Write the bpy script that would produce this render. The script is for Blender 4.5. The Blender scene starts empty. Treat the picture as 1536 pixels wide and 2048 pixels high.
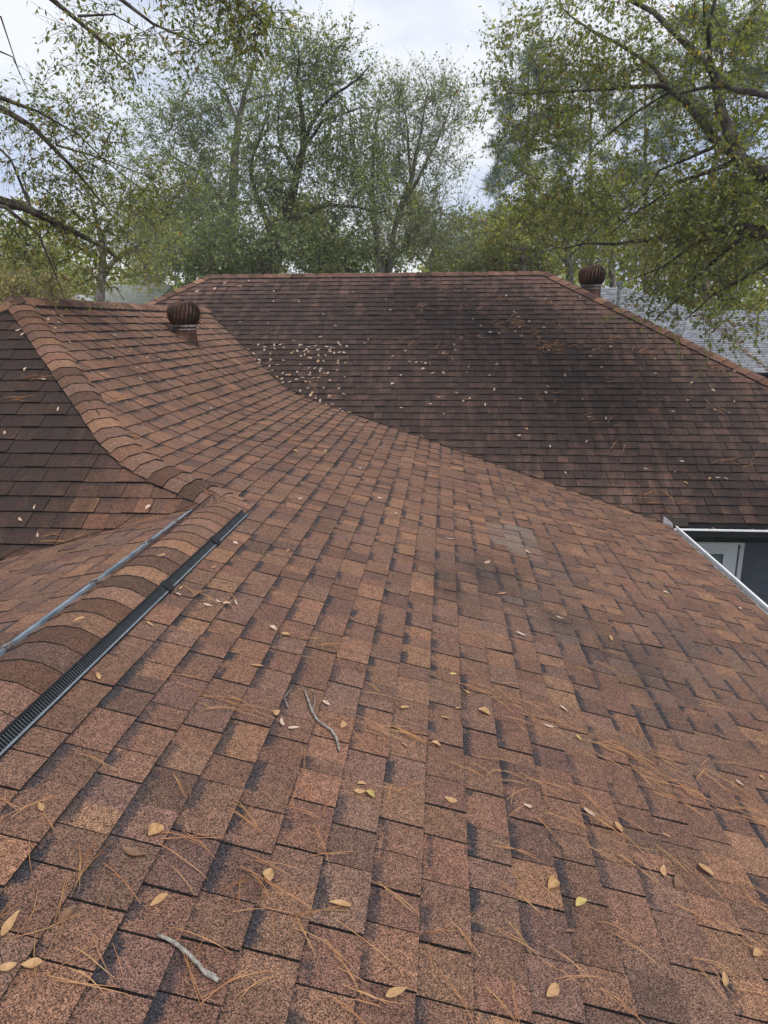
import bpy, math, random
import numpy as np
from mathutils import Matrix, Vector
random.seed(7)
rs = np.random.RandomState(7)
scene = bpy.context.scene
COL = scene.collection
CZ = 4.9                      # height of the camera above the ground; everything below is built relative to the camera and lifted at the end

# ------------------------------------------------------------------ camera, sky, sun, exposure
CR = np.array([0.99658569, 0.08241794, -0.00492314])
CU = np.array([-0.01647929, 0.25698447, 0.96627502])
CW = np.array([-0.08090356, 0.96289473, -0.25746524])
FPX = 1420.0
cam = bpy.data.objects.new('camera', bpy.data.cameras.new('camera'))
COL.objects.link(cam)
cam.data.sensor_fit = 'HORIZONTAL'; cam.data.sensor_width = 36.0
cam.data.lens = FPX / 1536 * 36
cam.data.clip_start = 0.05; cam.data.clip_end = 2000
M = Matrix.Identity(4)
for i in range(3):
    M[i][0] = CR[i]; M[i][1] = CU[i]; M[i][2] = -CW[i]
M[2][3] = CZ
cam.matrix_world = M
scene.camera = cam

SUN_EL, SUN_AZ = math.radians(52), math.radians(128)     # azimuth from +Y towards +X
world = bpy.data.worlds.new('World'); scene.world = world; world.use_nodes = True
wt = world.node_tree; wt.nodes.clear()
def wn(t, **k):
    n = wt.nodes.new(t)
    for a, b in k.items(): setattr(n, a, b)
    return n
w_out = wn('ShaderNodeOutputWorld'); w_bg = wn('ShaderNodeBackground'); w_bg.inputs['Strength'].default_value = 0.1
sky = wn('ShaderNodeTexSky', sky_type='NISHITA'); sky.sun_disc = False
sky.sun_elevation = SUN_EL; sky.sun_rotation = SUN_AZ; sky.dust_density = 2.0
tc = wn('ShaderNodeTexCoord')
mp = wn('ShaderNodeMapping'); mp.inputs['Scale'].default_value = (1.0, 1.0, 2.2); mp.inputs['Location'].default_value = (0.35, 0.0, 0.55)
nz = wn('ShaderNodeTexNoise'); nz.inputs['Scale'].default_value = 2.3; nz.inputs['Detail'].default_value = 5; nz.inputs['Roughness'].default_value = 0.5
rp = wn('ShaderNodeValToRGB')
rp.color_ramp.elements[0].position = 0.45; rp.color_ramp.elements[0].color = (3.4, 3.95, 5.3, 1)
rp.color_ramp.elements[1].position = 0.57; rp.color_ramp.elements[1].color = (5.9, 6.05, 6.3, 1)
mx = wn('ShaderNodeMixRGB'); mx.inputs['Fac'].default_value = 0.90
L = wt.links.new
L(tc.outputs['Generated'], mp.inputs['Vector']); L(mp.outputs[0], nz.inputs['Vector']); L(nz.outputs['Fac'], rp.inputs['Fac'])
L(sky.outputs[0], mx.inputs[1]); L(rp.outputs[0], mx.inputs[2]); L(mx.outputs[0], w_bg.inputs['Color']); L(w_bg.outputs[0], w_out.inputs['Surface'])

sun = bpy.data.objects.new('sun', bpy.data.lights.new('sun', 'SUN')); COL.objects.link(sun)
sun.data.energy = 1.5; sun.data.angle = math.radians(26); sun.data.color = (1.0, 0.96, 0.9)
sd = Vector((math.sin(SUN_AZ) * math.cos(SUN_EL), math.cos(SUN_AZ) * math.cos(SUN_EL), math.sin(SUN_EL)))
sun.rotation_euler = sd.to_track_quat('Z', 'Y').to_euler(); sun.location = (0, 0, 30)
vs = scene.view_settings
scene.display_settings.display_device = 'sRGB'
vs.view_transform = 'Standard'; vs.look = 'None'; vs.exposure = 0.8; vs.gamma = 1.0; vs.use_curve_mapping = False
scene.cycles.max_bounces = 8; scene.cycles.diffuse_bounces = 5; scene.cycles.transparent_max_bounces = 8

# ------------------------------------------------------------------ helpers
def nrm(v): v = np.asarray(v, float); return v / np.linalg.norm(v)
def ray(x, y): return CR * (x - 768) / FPX - CU * (y - 1024) / FPX + CW
def at(x, y, Y):
    r = ray(x, y); return r * (Y / r[1])
def hitp(x, y, n, d):
    r = ray(x, y); return r * (d / (n @ r))
def proj(P):
    P = np.asarray(P, float); z = P @ CW
    return 768 + FPX * (P @ CR) / z, 1024 - FPX * (P @ CU) / z, z
LOC = {}
def register(o, parent, origin):
    """place o with its origin at camera-relative point origin, as a child of parent"""
    COL.objects.link(o); origin = np.asarray(origin, float)
    LOC[o.name] = origin
    if parent is not None:
        o.parent = parent; o.location = Vector(origin - LOC[parent.name])
    else: o.location = Vector(origin)
    return o
def tag(o, label=None, cat=None, group=None, kind=None):
    if label: o['label'] = label
    if cat: o['category'] = cat
    if group: o['group'] = group
    if kind: o['kind'] = kind
    return o
def empty(name, origin): return register(bpy.data.objects.new(name, None), None, origin)
def mesh_obj(name, V, F, mat, parent=None, origin=None, smooth=False, attrs=None, uv=None):
    V = np.asarray(V, float)
    if origin is None: origin = LOC[parent.name] if parent is not None else np.zeros(3)
    me = bpy.data.meshes.new(name)
    me.from_pydata((V - np.asarray(origin, float)).tolist(), [], F if isinstance(F, list) else F.tolist())
    for nm, (typ, dom, data) in (attrs or {}).items():
        a = me.attributes.new(nm, typ, dom)
        a.data.foreach_set('color' if 'COLOR' in typ else 'value', np.asarray(data, np.float32).ravel())
    if uv is not None:
        u = me.uv_layers.new(name='UVMap'); u.data.foreach_set('uv', np.asarray(uv, np.float32).ravel())
    if smooth: me.polygons.foreach_set('use_smooth', [True] * len(me.polygons))
    for m in (mat if isinstance(mat, (list, tuple)) else [mat]): me.materials.append(m)
    me.update()
    return register(bpy.data.objects.new(name, me), parent, origin)
def box(lo, hi):
    x0, y0, z0 = lo; x1, y1, z1 = hi
    V = [(x0,y0,z0),(x1,y0,z0),(x1,y1,z0),(x0,y1,z0),(x0,y0,z1),(x1,y0,z1),(x1,y1,z1),(x0,y1,z1)]
    F = [[0,3,2,1],[4,5,6,7],[0,1,5,4],[1,2,6,5],[2,3,7,6],[3,0,4,7]]
    return V, F
def join(parts):
    V, F = [], []
    for v, f in parts:
        b = len(V); V += [tuple(p) for p in v]; F += [[i + b for i in q] for q in f]
    return V, F
def prism(prof, p0, p1, side, up):
    """sweep a closed 2-D profile (side, up) from p0 to p1"""
    p0, p1, side, up = map(lambda q: np.asarray(q, float), (p0, p1, side, up)); n = len(prof)
    V = [p0 + side * a + up * b for a, b in prof] + [p1 + side * a + up * b for a, b in prof]
    F = [[i, (i + 1) % n, n + (i + 1) % n, n + i] for i in range(n)] + [list(range(n))[::-1], list(range(n, 2 * n))]
    return V, F
def tube(pts, rad, k=8, cap=True):
    pts = np.asarray(pts, float); n = len(pts)
    rad = np.full(n, rad) if np.isscalar(rad) else np.asarray(rad, float)
    V = []; ref = np.array([0.31, 0.17, 0.93])
    for i in range(n):
        t = nrm(pts[min(i + 1, n - 1)] - pts[max(i - 1, 0)])
        a = np.cross(t, ref)
        if np.linalg.norm(a) < 1e-3: a = np.cross(t, [1, 0, 0])
        a = nrm(a); b = np.cross(t, a)
        for j in range(k):
            w = 2 * math.pi * j / k; V.append(pts[i] + rad[i] * (a * math.cos(w) + b * math.sin(w)))
    F = [[i * k + j, i * k + (j + 1) % k, (i + 1) * k + (j + 1) % k, (i + 1) * k + j] for i in range(n - 1) for j in range(k)]
    if cap: F += [list(range(k))[::-1], list(range((n - 1) * k, n * k))]
    return V, F
def lathe(prof, c, k=24, axis=(0, 0, 1)):
    ax = nrm(axis); a = nrm(np.cross(ax, [0.3, 0.9, 0.1])); b = np.cross(ax, a); c = np.asarray(c, float)
    V = [c + ax * z + r * (a * math.cos(2*math.pi*j/k) + b * math.sin(2*math.pi*j/k)) for r, z in prof for j in range(k)]
    n = len(prof)
    F = [[i*k+j, i*k+(j+1)%k, (i+1)*k+(j+1)%k, (i+1)*k+j] for i in range(n-1) for j in range(k)]
    return V, F

# ------------------------------------------------------------------ materials
def newmat(name):
    m = bpy.data.materials.new(name); m.use_nodes = True; t = m.node_tree
    b = t.nodes['Principled BSDF']
    return m, t, b
def nd(t, typ, **k):
    n = t.nodes.new(typ)
    for a, v in k.items():
        if a in n.inputs.keys() if isinstance(a, str) else False: n.inputs[a].default_value = v
        else: setattr(n, a, v)
    return n
def ramp(t, fac, stops):
    r = t.nodes.new('ShaderNodeValToRGB'); e = r.color_ramp.elements
    while len(e) < len(stops): e.new(0.5)
    for q, (p, c) in zip(e, stops):
        q.position = p; q.color = tuple(c) + (1,) if len(c) == 3 else c
    t.links.new(fac, r.inputs['Fac']); return r.outputs['Color']
def noise(t, vec, scale, detail=3, rough=0.5):
    n = nd(t, 'ShaderNodeTexNoise'); n.inputs['Scale'].default_value = scale; n.inputs['Detail'].default_value = detail; n.inputs['Roughness'].default_value = rough
    if vec is not None: t.links.new(vec, n.inputs['Vector'])
    return n.outputs['Fac']
def pos(t): return nd(t, 'ShaderNodeNewGeometry').outputs['Position']
def scaled(t, vec, sc):
    m = nd(t, 'ShaderNodeMapping'); m.inputs['Scale'].default_value = sc; t.links.new(vec, m.inputs['Vector']); return m.outputs[0]
def math_(t, op, a, b=0.0, clamp=False):
    n = nd(t, 'ShaderNodeMath', operation=op, use_clamp=clamp)
    for i, v in enumerate((a, b)):
        if isinstance(v, (int, float)): n.inputs[i].default_value = v
        else: t.links.new(v, n.inputs[i])
    return n.outputs[0]
def mix(t, fac, a, b, mode='MIX'):
    n = nd(t, 'ShaderNodeMixRGB', blend_type=mode)
    for i, v in ((0, fac), (1, a), (2, b)):
        if isinstance(v, (int, float)): n.inputs[i].default_value = v
        elif isinstance(v, tuple): n.inputs[i].default_value = v + (1,) if len(v) == 3 else v
        else: t.links.new(v, n.inputs[i])
    return n.outputs[0]
def smooth(t, v, lo, hi):
    n = nd(t, 'ShaderNodeMapRange', interpolation_type='SMOOTHSTEP')
    n.inputs['From Min'].default_value = lo; n.inputs['From Max'].default_value = hi
    t.links.new(v, n.inputs['Value']); return n.outputs[0]
def bump(t, b, h, strength, dist):
    n = nd(t, 'ShaderNodeBump'); n.inputs['Strength'].default_value = strength; n.inputs['Distance'].default_value = dist
    t.links.new(h, n.inputs['Height']); t.links.new(n.outputs[0], b.inputs['Normal'])

def shingle_mat(name, gran=400.0):
    m, t, b = newmat(name)
    P = pos(t)
    at_ = nd(t, 'ShaderNodeAttribute', attribute_name='tint'); st = nd(t, 'ShaderNodeAttribute', attribute_name='stain')
    uv = nd(t, 'ShaderNodeUVMap', uv_map='UVMap'); sp = nd(t, 'ShaderNodeSeparateXYZ'); t.links.new(uv.outputs[0], sp.inputs[0])
    vor = nd(t, 'ShaderNodeTexVoronoi'); vor.inputs['Scale'].default_value = gran; t.links.new(P, vor.inputs['Vector'])
    sc = nd(t, 'ShaderNodeSeparateColor'); t.links.new(vor.outputs['Color'], sc.inputs[0])
    g = ramp(t, sc.outputs[0], [(0.0, (0.20, 0.21, 0.24)), (0.30, (0.38, 0.40, 0.43)), (0.40, (0.92, 0.90, 0.88)), (0.70, (1.15, 1.12, 1.08)), (0.88, (1.6, 1.5, 1.36)), (0.99, (2.0, 2.1, 2.15))])
    mot = noise(t, P, 38, 4, 0.65)
    mo = ramp(t, mot, [(0.25, (0.72, 0.72, 0.74)), (0.75, (1.28, 1.27, 1.25))])
    big = ramp(t, noise(t, P, 1.7, 3), [(0.3, (0.88, 0.88, 0.9)), (0.7, (1.12, 1.1, 1.08))])
    c = mix(t, 1.0, at_.outputs['Color'], mo, 'MULTIPLY'); c = mix(t, 1.0, c, big, 'MULTIPLY')
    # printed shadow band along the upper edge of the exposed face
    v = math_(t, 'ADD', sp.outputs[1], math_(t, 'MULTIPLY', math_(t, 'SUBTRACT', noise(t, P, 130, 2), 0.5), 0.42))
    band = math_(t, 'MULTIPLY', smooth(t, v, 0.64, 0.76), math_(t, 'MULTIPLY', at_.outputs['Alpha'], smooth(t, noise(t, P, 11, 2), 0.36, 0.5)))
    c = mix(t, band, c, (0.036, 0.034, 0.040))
    c = mix(t, math_(t, 'MULTIPLY', smooth(t, v, 0.86, 0.93), 0.8), c, (0.026, 0.023, 0.025))  # thin dark line along the upper edge of every tab
    # algae: streaks running down the slope
    sk = noise(t, scaled(t, P, (5.0, 0.55, 0.55)), 1.6, 4, 0.6)
    sk2 = noise(t, P, 7, 4, 0.6)
    k = math_(t, 'ADD', st.outputs['Fac'], math_(t, 'ADD', math_(t, 'MULTIPLY', math_(t, 'SUBTRACT', sk, 0.5), 1.3), math_(t, 'MULTIPLY', math_(t, 'SUBTRACT', sk2, 0.5), 0.9)))
    k = math_(t, 'MULTIPLY', smooth(t, k, 0.2, 1.1), 0.80)
    k = math_(t, 'MULTIPLY', k, smooth(t, st.outputs['Fac'], 0.02, 0.12))
    c = mix(t, k, c, (0.026, 0.021, 0.019))
    c = mix(t, 1.0, c, g, 'MULTIPLY')
    t.links.new(c, b.inputs['Base Color']); b.inputs['Roughness'].default_value = 0.92; b.inputs['Specular IOR Level'].default_value = 0.22
    bump(t, b, vor.outputs['Distance'], 0.55, 0.0022)
    return m
def plain(name, col, rough=0.6, metal=0.0, var=0.25, scale=20.0, spec=0.4, bumpy=0.0, bscale=60.0):
    m, t, b = newmat(name); P = pos(t)
    lo = tuple(max(0, x * (1 - var)) for x in col); hi = tuple(x * (1 + var) for x in col)
    c = ramp(t, noise(t, P, scale, 4, 0.6), [(0.3, lo), (0.7, hi)])
    t.links.new(c, b.inputs['Base Color']); b.inputs['Roughness'].default_value = rough; b.inputs['Metallic'].default_value = metal; b.inputs['Specular IOR Level'].default_value = spec
    if bumpy: bump(t, b, noise(t, P, bscale, 4, 0.6), bumpy, 0.01)
    return m
def two_tone(name, a, bcol, scale, rough, lo=0.42, hi=0.6, metal=0.0, stretch=None, spec=0.3):
    m, t, b = newmat(name); P = pos(t)
    v = scaled(t, P, stretch) if stretch else P
    c = ramp(t, noise(t, v, scale, 6, 0.65), [(lo, a), (hi, bcol)])
    t.links.new(c, b.inputs['Base Color']); b.inputs['Roughness'].default_value = rough; b.inputs['Metallic'].default_value = metal; b.inputs['Specular IOR Level'].default_value = spec
    bump(t, b, noise(t, v, scale * 3, 4), 0.35, 0.01)
    return m
MAT = {}
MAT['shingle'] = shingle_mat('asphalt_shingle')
MAT['deck'] = plain('roof_felt', (0.016, 0.015, 0.015), 0.95, spec=0.1)
MAT['rust'] = two_tone('rusty_steel', (0.034, 0.019, 0.013), (0.120, 0.058, 0.034), 9, 0.62, metal=0.25)
MAT['rust_light'] = two_tone('rust_orange', (0.036, 0.018, 0.012), (0.105, 0.048, 0.030), 12, 0.7, metal=0.1)
MAT['rust_dark'] = plain('rust_inside', (0.016, 0.010, 0.008), 0.8)
MAT['galv'] = two_tone('weathered_zinc', (0.10, 0.075, 0.065), (0.38, 0.38, 0.38), 30, 0.55, metal=0.4)
MAT['black_pl'] = plain('black_plastic', (0.012, 0.013, 0.015), 0.6, spec=0.25)
MAT['louvre'] = plain('louvre_edge', (0.060, 0.068, 0.075), 0.6, spec=0.3)
MAT['steel_blue'] = two_tone('blue_grey_steel', (0.17, 0.22, 0.27), (0.30, 0.36, 0.42), 7, 0.42, metal=0.5)
MAT['grey_edge'] = plain('worn_grey_edge', (0.20, 0.23, 0.26), 0.45, metal=0.4)
MAT['white'] = two_tone('white_painted_metal', (0.62, 0.62, 0.60), (0.80, 0.80, 0.80), 14, 0.45, 0.3, 0.5)
MAT['gutter_in'] = two_tone('dirty_gutter_inside', (0.34, 0.30, 0.25), (0.60, 0.60, 0.58), 18, 0.7)
MAT['gutter_black'] = plain('black_gutter_paint', (0.014, 0.016, 0.018), 0.35, spec=0.5)
MAT['siding'] = plain('slate_siding_paint', (0.095, 0.106, 0.130), 0.6, var=0.10, scale=4)
MAT['soffit'] = plain('dark_soffit_paint', (0.020, 0.019, 0.020), 0.7)
MAT['door'] = plain('white_door_paint', (0.84, 0.86, 0.88), 0.4, var=0.03)
MAT['blind'] = plain('blind_slat', (0.62, 0.64, 0.62), 0.5, var=0.08)
MAT['brown_plate'] = plain('brown_flashing', (0.055, 0.043, 0.036), 0.6)
MAT['twig'] = two_tone('grey_bark_twig', (0.10, 0.075, 0.058), (0.36, 0.33, 0.29), 90, 0.85, 0.3, 0.6)
MAT['pvc'] = plain('grey_pipe', (0.17, 0.18, 0.19), 0.6)
g_m, g_t, g_b = newmat('window_glass')
g_tr = g_t.nodes.new('ShaderNodeBsdfTransparent'); g_tr.inputs['Color'].default_value = (0.82, 0.88, 0.86, 1)
g_gl = g_t.nodes.new('ShaderNodeBsdfGlossy'); g_gl.inputs['Roughness'].default_value = 0.03
g_fr = g_t.nodes.new('ShaderNodeFresnel'); g_fr.inputs['IOR'].default_value = 1.5
g_ms = g_t.nodes.new('ShaderNodeMixShader'); g_t.links.new(g_fr.outputs[0], g_ms.inputs[0]); g_t.links.new(g_tr.outputs[0], g_ms.inputs[1]); g_t.links.new(g_gl.outputs[0], g_ms.inputs[2])
g_t.links.new(g_ms.outputs[0], g_t.nodes['Material Output'].inputs['Surface']); MAT['glass'] = g_m

# ------------------------------------------------------------------ the house roof
ta = 0.26880; tcp = 0.667; tdd = 0.59597
EXP = 0.143
XE = 2.545; XR = -1.451; ZR = -1.5545 - XR * ta
XK = -2.26; ZK = -1.5545 - XK * ta
Y0, Z0 = 13.1153, 0.7697                       # first row edge of the far slope
YRD = Y0 + 0.143 * math.cos(math.atan(tdd)); ZRD = Z0 + 0.143 * math.sin(math.atan(tdd))
XC = -4.04; ZC = ZK + tcp * (XK - XC)
def ZD(Y): return Z0 + (Y - Y0) * tdd
def YD(Z): return Y0 + (Z - Z0) / tdd
YE0 = 4.93
def YEz(Z): return YE0 + (Z - ZK) / tcp
YAP = YEz(ZC)

class Slope:
    """planar slope from a 3-D polygon; s runs down the slope from the first point, t runs level"""
    def __init__(S, poly, s0=0.0, flip=False):
        S.poly = [np.asarray(p, float) for p in poly]
        n = np.zeros(3)
        for i in range(len(poly)): n += np.cross(S.poly[i], S.poly[(i + 1) % len(poly)])
        n = nrm(n); n = n if n[2] > 0 else -n
        S.n = n; S.down = nrm(np.array([0, 0, -1.0]) + n * n[2]); S.along = nrm(np.cross(S.down, n))
        if abs(S.along[0]) > abs(S.along[1]):
            if S.along[0] < 0: S.along = -S.along
        elif S.along[1] < 0: S.along = -S.along
        S.O = S.poly[0]
        S.st = [((p - S.O) @ S.down, (p - S.O) @ S.along) for p in S.poly]
        S.smin = min(a for a, b in S.st); S.smax = max(a for a, b in S.st); S.s0 = s0
        S.pal = 1.0
    def P(S, s, t, h): return S.O + S.down * s + S.along * t + S.n * h
    def bounds(S, s):
        s = min(max(s, S.smin + 1e-6), S.smax - 1e-6); r = []
        for i in range(len(S.st)):
            (a, ta_), (b, tb_) = S.st[i], S.st[(i + 1) % len(S.st)]
            if (a - s) * (b - s) <= 0 and a != b: r.append(ta_ + (tb_ - ta_) * (s - a) / (b - a))
        return min(r), max(r)
class Curved:
    """low slope bending up into the steeper slope; s is the arc length down from the bend, t runs along Y"""
    def __init__(S):
        ca = math.cos(math.atan(ta)); cc = math.cos(math.atan(tcp)); w = 0.32
        S.smin = (XC - XK) / cc; S.smax = (XE + 0.02 - XK) / ca
        S.s0 = (-0.0432 - XK) / ca
        ss = np.linspace(S.smin - 0.3, S.smax + 0.3, 1500)
        A0 = np.array([XK, ZK]); dA = np.array([ca, -ca * ta]); dC = np.array([cc, -cc * tcp])
        pts = []
        for s in ss:
            if s <= -w: p = A0 + dC * s
            elif s >= w: p = A0 + dA * s
            else:
                u = (s + w) / (2 * w); p = (1-u)**2 * (A0 - dC * w) + 2*u*(1-u) * A0 + u*u * (A0 + dA * w)
            pts.append(p)
        S.ss = ss; S.xz = np.array(pts); d = np.gradient(S.xz, axis=0); d /= np.linalg.norm(d, axis=1)[:, None]; S.nn = np.stack([-d[:, 1], d[:, 0]], 1)
        S.pal = 1.0; S.along = np.array([0, 1.0, 0])
    def xz_at(S, s): return np.interp(s, S.ss, S.xz[:, 0]), np.interp(s, S.ss, S.xz[:, 1])
    def P(S, s, t, h):
        x, z = S.xz_at(s); nx, nz_ = np.interp(s, S.ss, S.nn[:, 0]), np.interp(s, S.ss, S.nn[:, 1])
        return np.array([x + nx * h, t, z + nz_ * h])
    def X_of_Z(S, Z): return np.interp(-Z, -S.xz[:, 1], S.xz[:, 0])
    def bounds(S, s):
        x, z = S.xz_at(s)
        lo = -3.0 if x > XR else YEz(z) + 0.01
        return lo, YD(z) - 0.05
AC = Curved()
eaveD = 5.93; YEV = Y0 - eaveD * math.cos(math.atan(tdd)); ZEV = ZD(YEV)
def on_ac(Z): return (AC.X_of_Z(Z), YD(Z), Z)
valley = [on_ac(z) for z in np.linspace(-2.235, ZC - 0.001, 26)]
RL, RRx = -4.27, 1.73
Dpoly = [(RL, YRD, ZRD), (RRx, YRD, ZRD), (RRx + YRD - YEV, YEV, ZEV), (XE + 0.02, YEV, ZEV)] + valley + [(RL - (YRD - YD(ZC)), YD(ZC), ZC)]
SD = Slope(Dpoly)
SD.s0 = 0.143
hipE = [(AC.X_of_Z(z), YEz(z), z) for z in np.linspace(ZC - 0.001, ZR, 20)]
tb = 0.225
def EBv(Z): X = XR - (ZR - Z) / tb; return (X, YEz(Z), Z)
ZEB = -2.05
XL2 = 2 * XC - EBv(ZEB)[0]
Epoly = [(XC, YAP, ZC)] + hipE + [EBv(ZEB), (XC - (YAP - YEz(ZEB)), YEz(ZEB), ZEB)]
SE = Slope(Epoly); SE.s0 = 0.10
Bpoly = [(XR, -3.0, ZR), (XR, YEz(ZR), ZR), EBv(ZEB), (EBv(ZEB)[0], -3.0, ZEB)]
SB = Slope(Bpoly); SB.s0 = 0.09
hw = YRD - YEV
Fpoly = [(RRx, YRD, ZRD), (RRx + hw, YRD + hw, ZEV), (RRx + hw, YEV, ZEV)]
SF = Slope(Fpoly); SF.s0 = 0.143
Gpoly = [(RL, YRD, ZRD), (RL - hw, YRD + hw, ZEV), (RL - hw, YEV, ZEV)]
SG = Slope(Gpoly); SG.s0 = 0.143
Hpoly = [(RL, YRD, ZRD), (RRx, YRD, ZRD), (RRx + hw, YRD + hw, ZEV), (RL - hw, YRD + hw, ZEV)]
SH = Slope(Hpoly); SH.s0 = 0.143
Ipoly = [(XC, YAP, ZC), (XC, YD(ZC), ZC), (XC - (ZC - ZEB) / tcp, YD(ZC), ZEB), (XC - (YAP - YEz(ZEB)), YEz(ZEB), ZEB)]
SI = Slope(Ipoly); SI.s0 = 0.1

PAL = [((0.188, 0.105, 0.071), 3.6), ((0.214, 0.118, 0.077), 1.9), ((0.246, 0.135, 0.083), 0.9), ((0.162, 0.092, 0.065), 2.3), ((0.134, 0.080, 0.061), 0.8), ((0.178, 0.105, 0.077), 2.0)]
PC = [p for p, w in PAL]; PW = np.array([w for p, w in PAL]); PW = PW / PW.sum()
def pick(pal=None):
    c = np.array(PC[rs.choice(len(PC), p=PW)]); return c * (0.92 + 0.16 * rs.rand()) * (0.97 + 0.06 * rs.rand(3))
SMUDGE = [(hitp(*q, np.array([ta, 0, 1]), -1.5545), r) for q, r in (((985, 1165), .30), ((1060, 1225), .40), ((1190, 1290), .42), ((1330, 1355), .45), ((1130, 1170), .3), ((1380, 1290), .35))]
BLOT = [(hitp(*q, np.array([ta, 0, 1]), -1.5545), r, a) for q, r, a in (((915, 1185), .20, 1.0), ((985, 1150), .24, .8), ((1110, 1240), .30, .75), ((1240, 1330), .30, .6), ((1350, 1400), .3, .55))]
WORN = hitp(1050, 1090, np.array([ta, 0, 1]), -1.5545)
def make_tabs(S, stain, tint=None, seed=1, grey=None, band=1.0, lens=(0.12, 0.235), shift=0.0, gap=0.0030, hscale=1.0):
    """every course of a slope as separate slabs: joints are open slits, butts are real steps"""
    global rs
    rs = np.random.RandomState(seed); out = []; up_ = True
    k0 = math.ceil((S.smin - S.s0) / EXP - 0.3); k = k0
    while True:
        sb = S.s0 + k * EXP; k += 1
        if sb > S.smax + 0.02: break
        sbm = min(sb, S.smax - 1e-4); st_ = sb - EXP - 0.014
        lo_b, hi_b = S.bounds(sbm); lo_t, hi_t = S.bounds(max(st_, S.smin + 1e-4))
        lo, hi = min(lo_b, lo_t), max(hi_b, hi_t)
        t = lo - rs.rand() * 0.3
        while t < hi:
            ln = rs.uniform(*lens); t1 = t + ln
            up_ = not up_ if rs.rand() < 0.8 else up_
            hb = (hscale(sb, t) if callable(hscale) else hscale) * ((0.0108 if up_ else 0.0072) + rs.uniform(-0.001, 0.0012)); hu = 0.0015 + (0.0015 if up_ else 0)
            lift = rs.rand() < 0.02
            if lift: hb += 0.006
            ds = rs.uniform(-0.0018, 0.0018)
            gp_ = gap * rs.uniform(0.5, 1.1); cuts = [t + gp_]
            if ln > 0.19 and rs.rand() < 0.5: cuts.append(t + ln * rs.uniform(0.35, 0.65))
            cuts.append(t1 - gp_)
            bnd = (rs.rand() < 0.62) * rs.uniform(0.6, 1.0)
            for a, b in zip(cuts[:-1], cuts[1:]):
                c4 = [(sbm + ds, min(max(a, lo_b), hi_b), hb), (sbm + ds, min(max(b, lo_b), hi_b), hb), (max(st_, S.smin), min(max(b, lo_t), hi_t), hu), (max(st_, S.smin), min(max(a, lo_t), hi_t), hu)]
                if max(c4[1][1] - c4[0][1], c4[2][1] - c4[3][1]) < 0.004: continue
                top = [S.P(*q) for q in c4]; bot = [S.P(q[0], q[1], -0.004) for q in c4]
                sm, tm = sb - EXP / 2, (a + b) / 2
                col = pick()
                if tint is not None: col = tint(col, sm, tm, top[0])
                if grey is not None: col = grey(col, top)
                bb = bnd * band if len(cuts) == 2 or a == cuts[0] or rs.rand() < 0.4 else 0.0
                sv = [stain(c4[i][0], c4[i][1], top[i]) for i in range(4)]; jit = rs.normal(0, 0.09) if max(sv) > 0.1 else 0.0
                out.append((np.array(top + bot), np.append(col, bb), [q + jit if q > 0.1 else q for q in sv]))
            t = t1
    return out
TF = [[0, 1, 2, 3], [0, 4, 5, 1], [1, 5, 6, 2], [3, 7, 4, 0]]
EDGE = np.array([0.030, 0.026, 0.026, 0.0])
def tabs_mesh(name, tabs, parent, origin=None, mat=None):
    n = len(tabs); V = np.concatenate([q[0] for q in tabs])
    F = (np.arange(n)[:, None, None] * 8 + np.array(TF)[None]).reshape(-1, 4)
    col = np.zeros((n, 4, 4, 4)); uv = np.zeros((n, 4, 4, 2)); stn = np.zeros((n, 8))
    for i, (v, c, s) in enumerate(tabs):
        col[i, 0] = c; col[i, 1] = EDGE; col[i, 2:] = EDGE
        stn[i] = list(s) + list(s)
    ln = np.array([np.linalg.norm(q[0][1] - q[0][0]) for q in tabs])
    uv[:, 0, 2, 1] = uv[:, 0, 3, 1] = 1.0; uv[:, 0, 1, 0] = uv[:, 0, 2, 0] = ln
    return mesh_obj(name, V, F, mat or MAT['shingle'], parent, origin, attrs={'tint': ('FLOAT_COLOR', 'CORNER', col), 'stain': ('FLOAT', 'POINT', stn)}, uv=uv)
def deck_mesh(S, name, parent, mat=None):
    V, F = [], []; ss = np.linspace(S.smin + 1e-4, S.smax - 1e-4, 60)
    for s in ss:
        lo, hi = S.bounds(s); V += [S.P(s, lo, -0.006), S.P(s, hi, -0.006), S.P(s, hi, -0.12), S.P(s, lo, -0.12)]
    for i in range(len(ss) - 1):
        a, b = i * 4, i * 4 + 4
        F += [[a, a+1, b+1, b], [a+1, a+2, b+2, b+1], [a+2, a+3, b+3, b+2], [a+3, a, b, b+3]]
    e = (len(ss) - 1) * 4; F += [[3, 2, 1, 0], [e, e+1, e+2, e+3]]
    return mesh_obj(name, V, F, mat or MAT['deck'], parent)

house = tag(empty('house', (0, 8, -CZ)), 'low house with brown asphalt shingle hip roofs, seen from standing on its roof', 'house')

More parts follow.
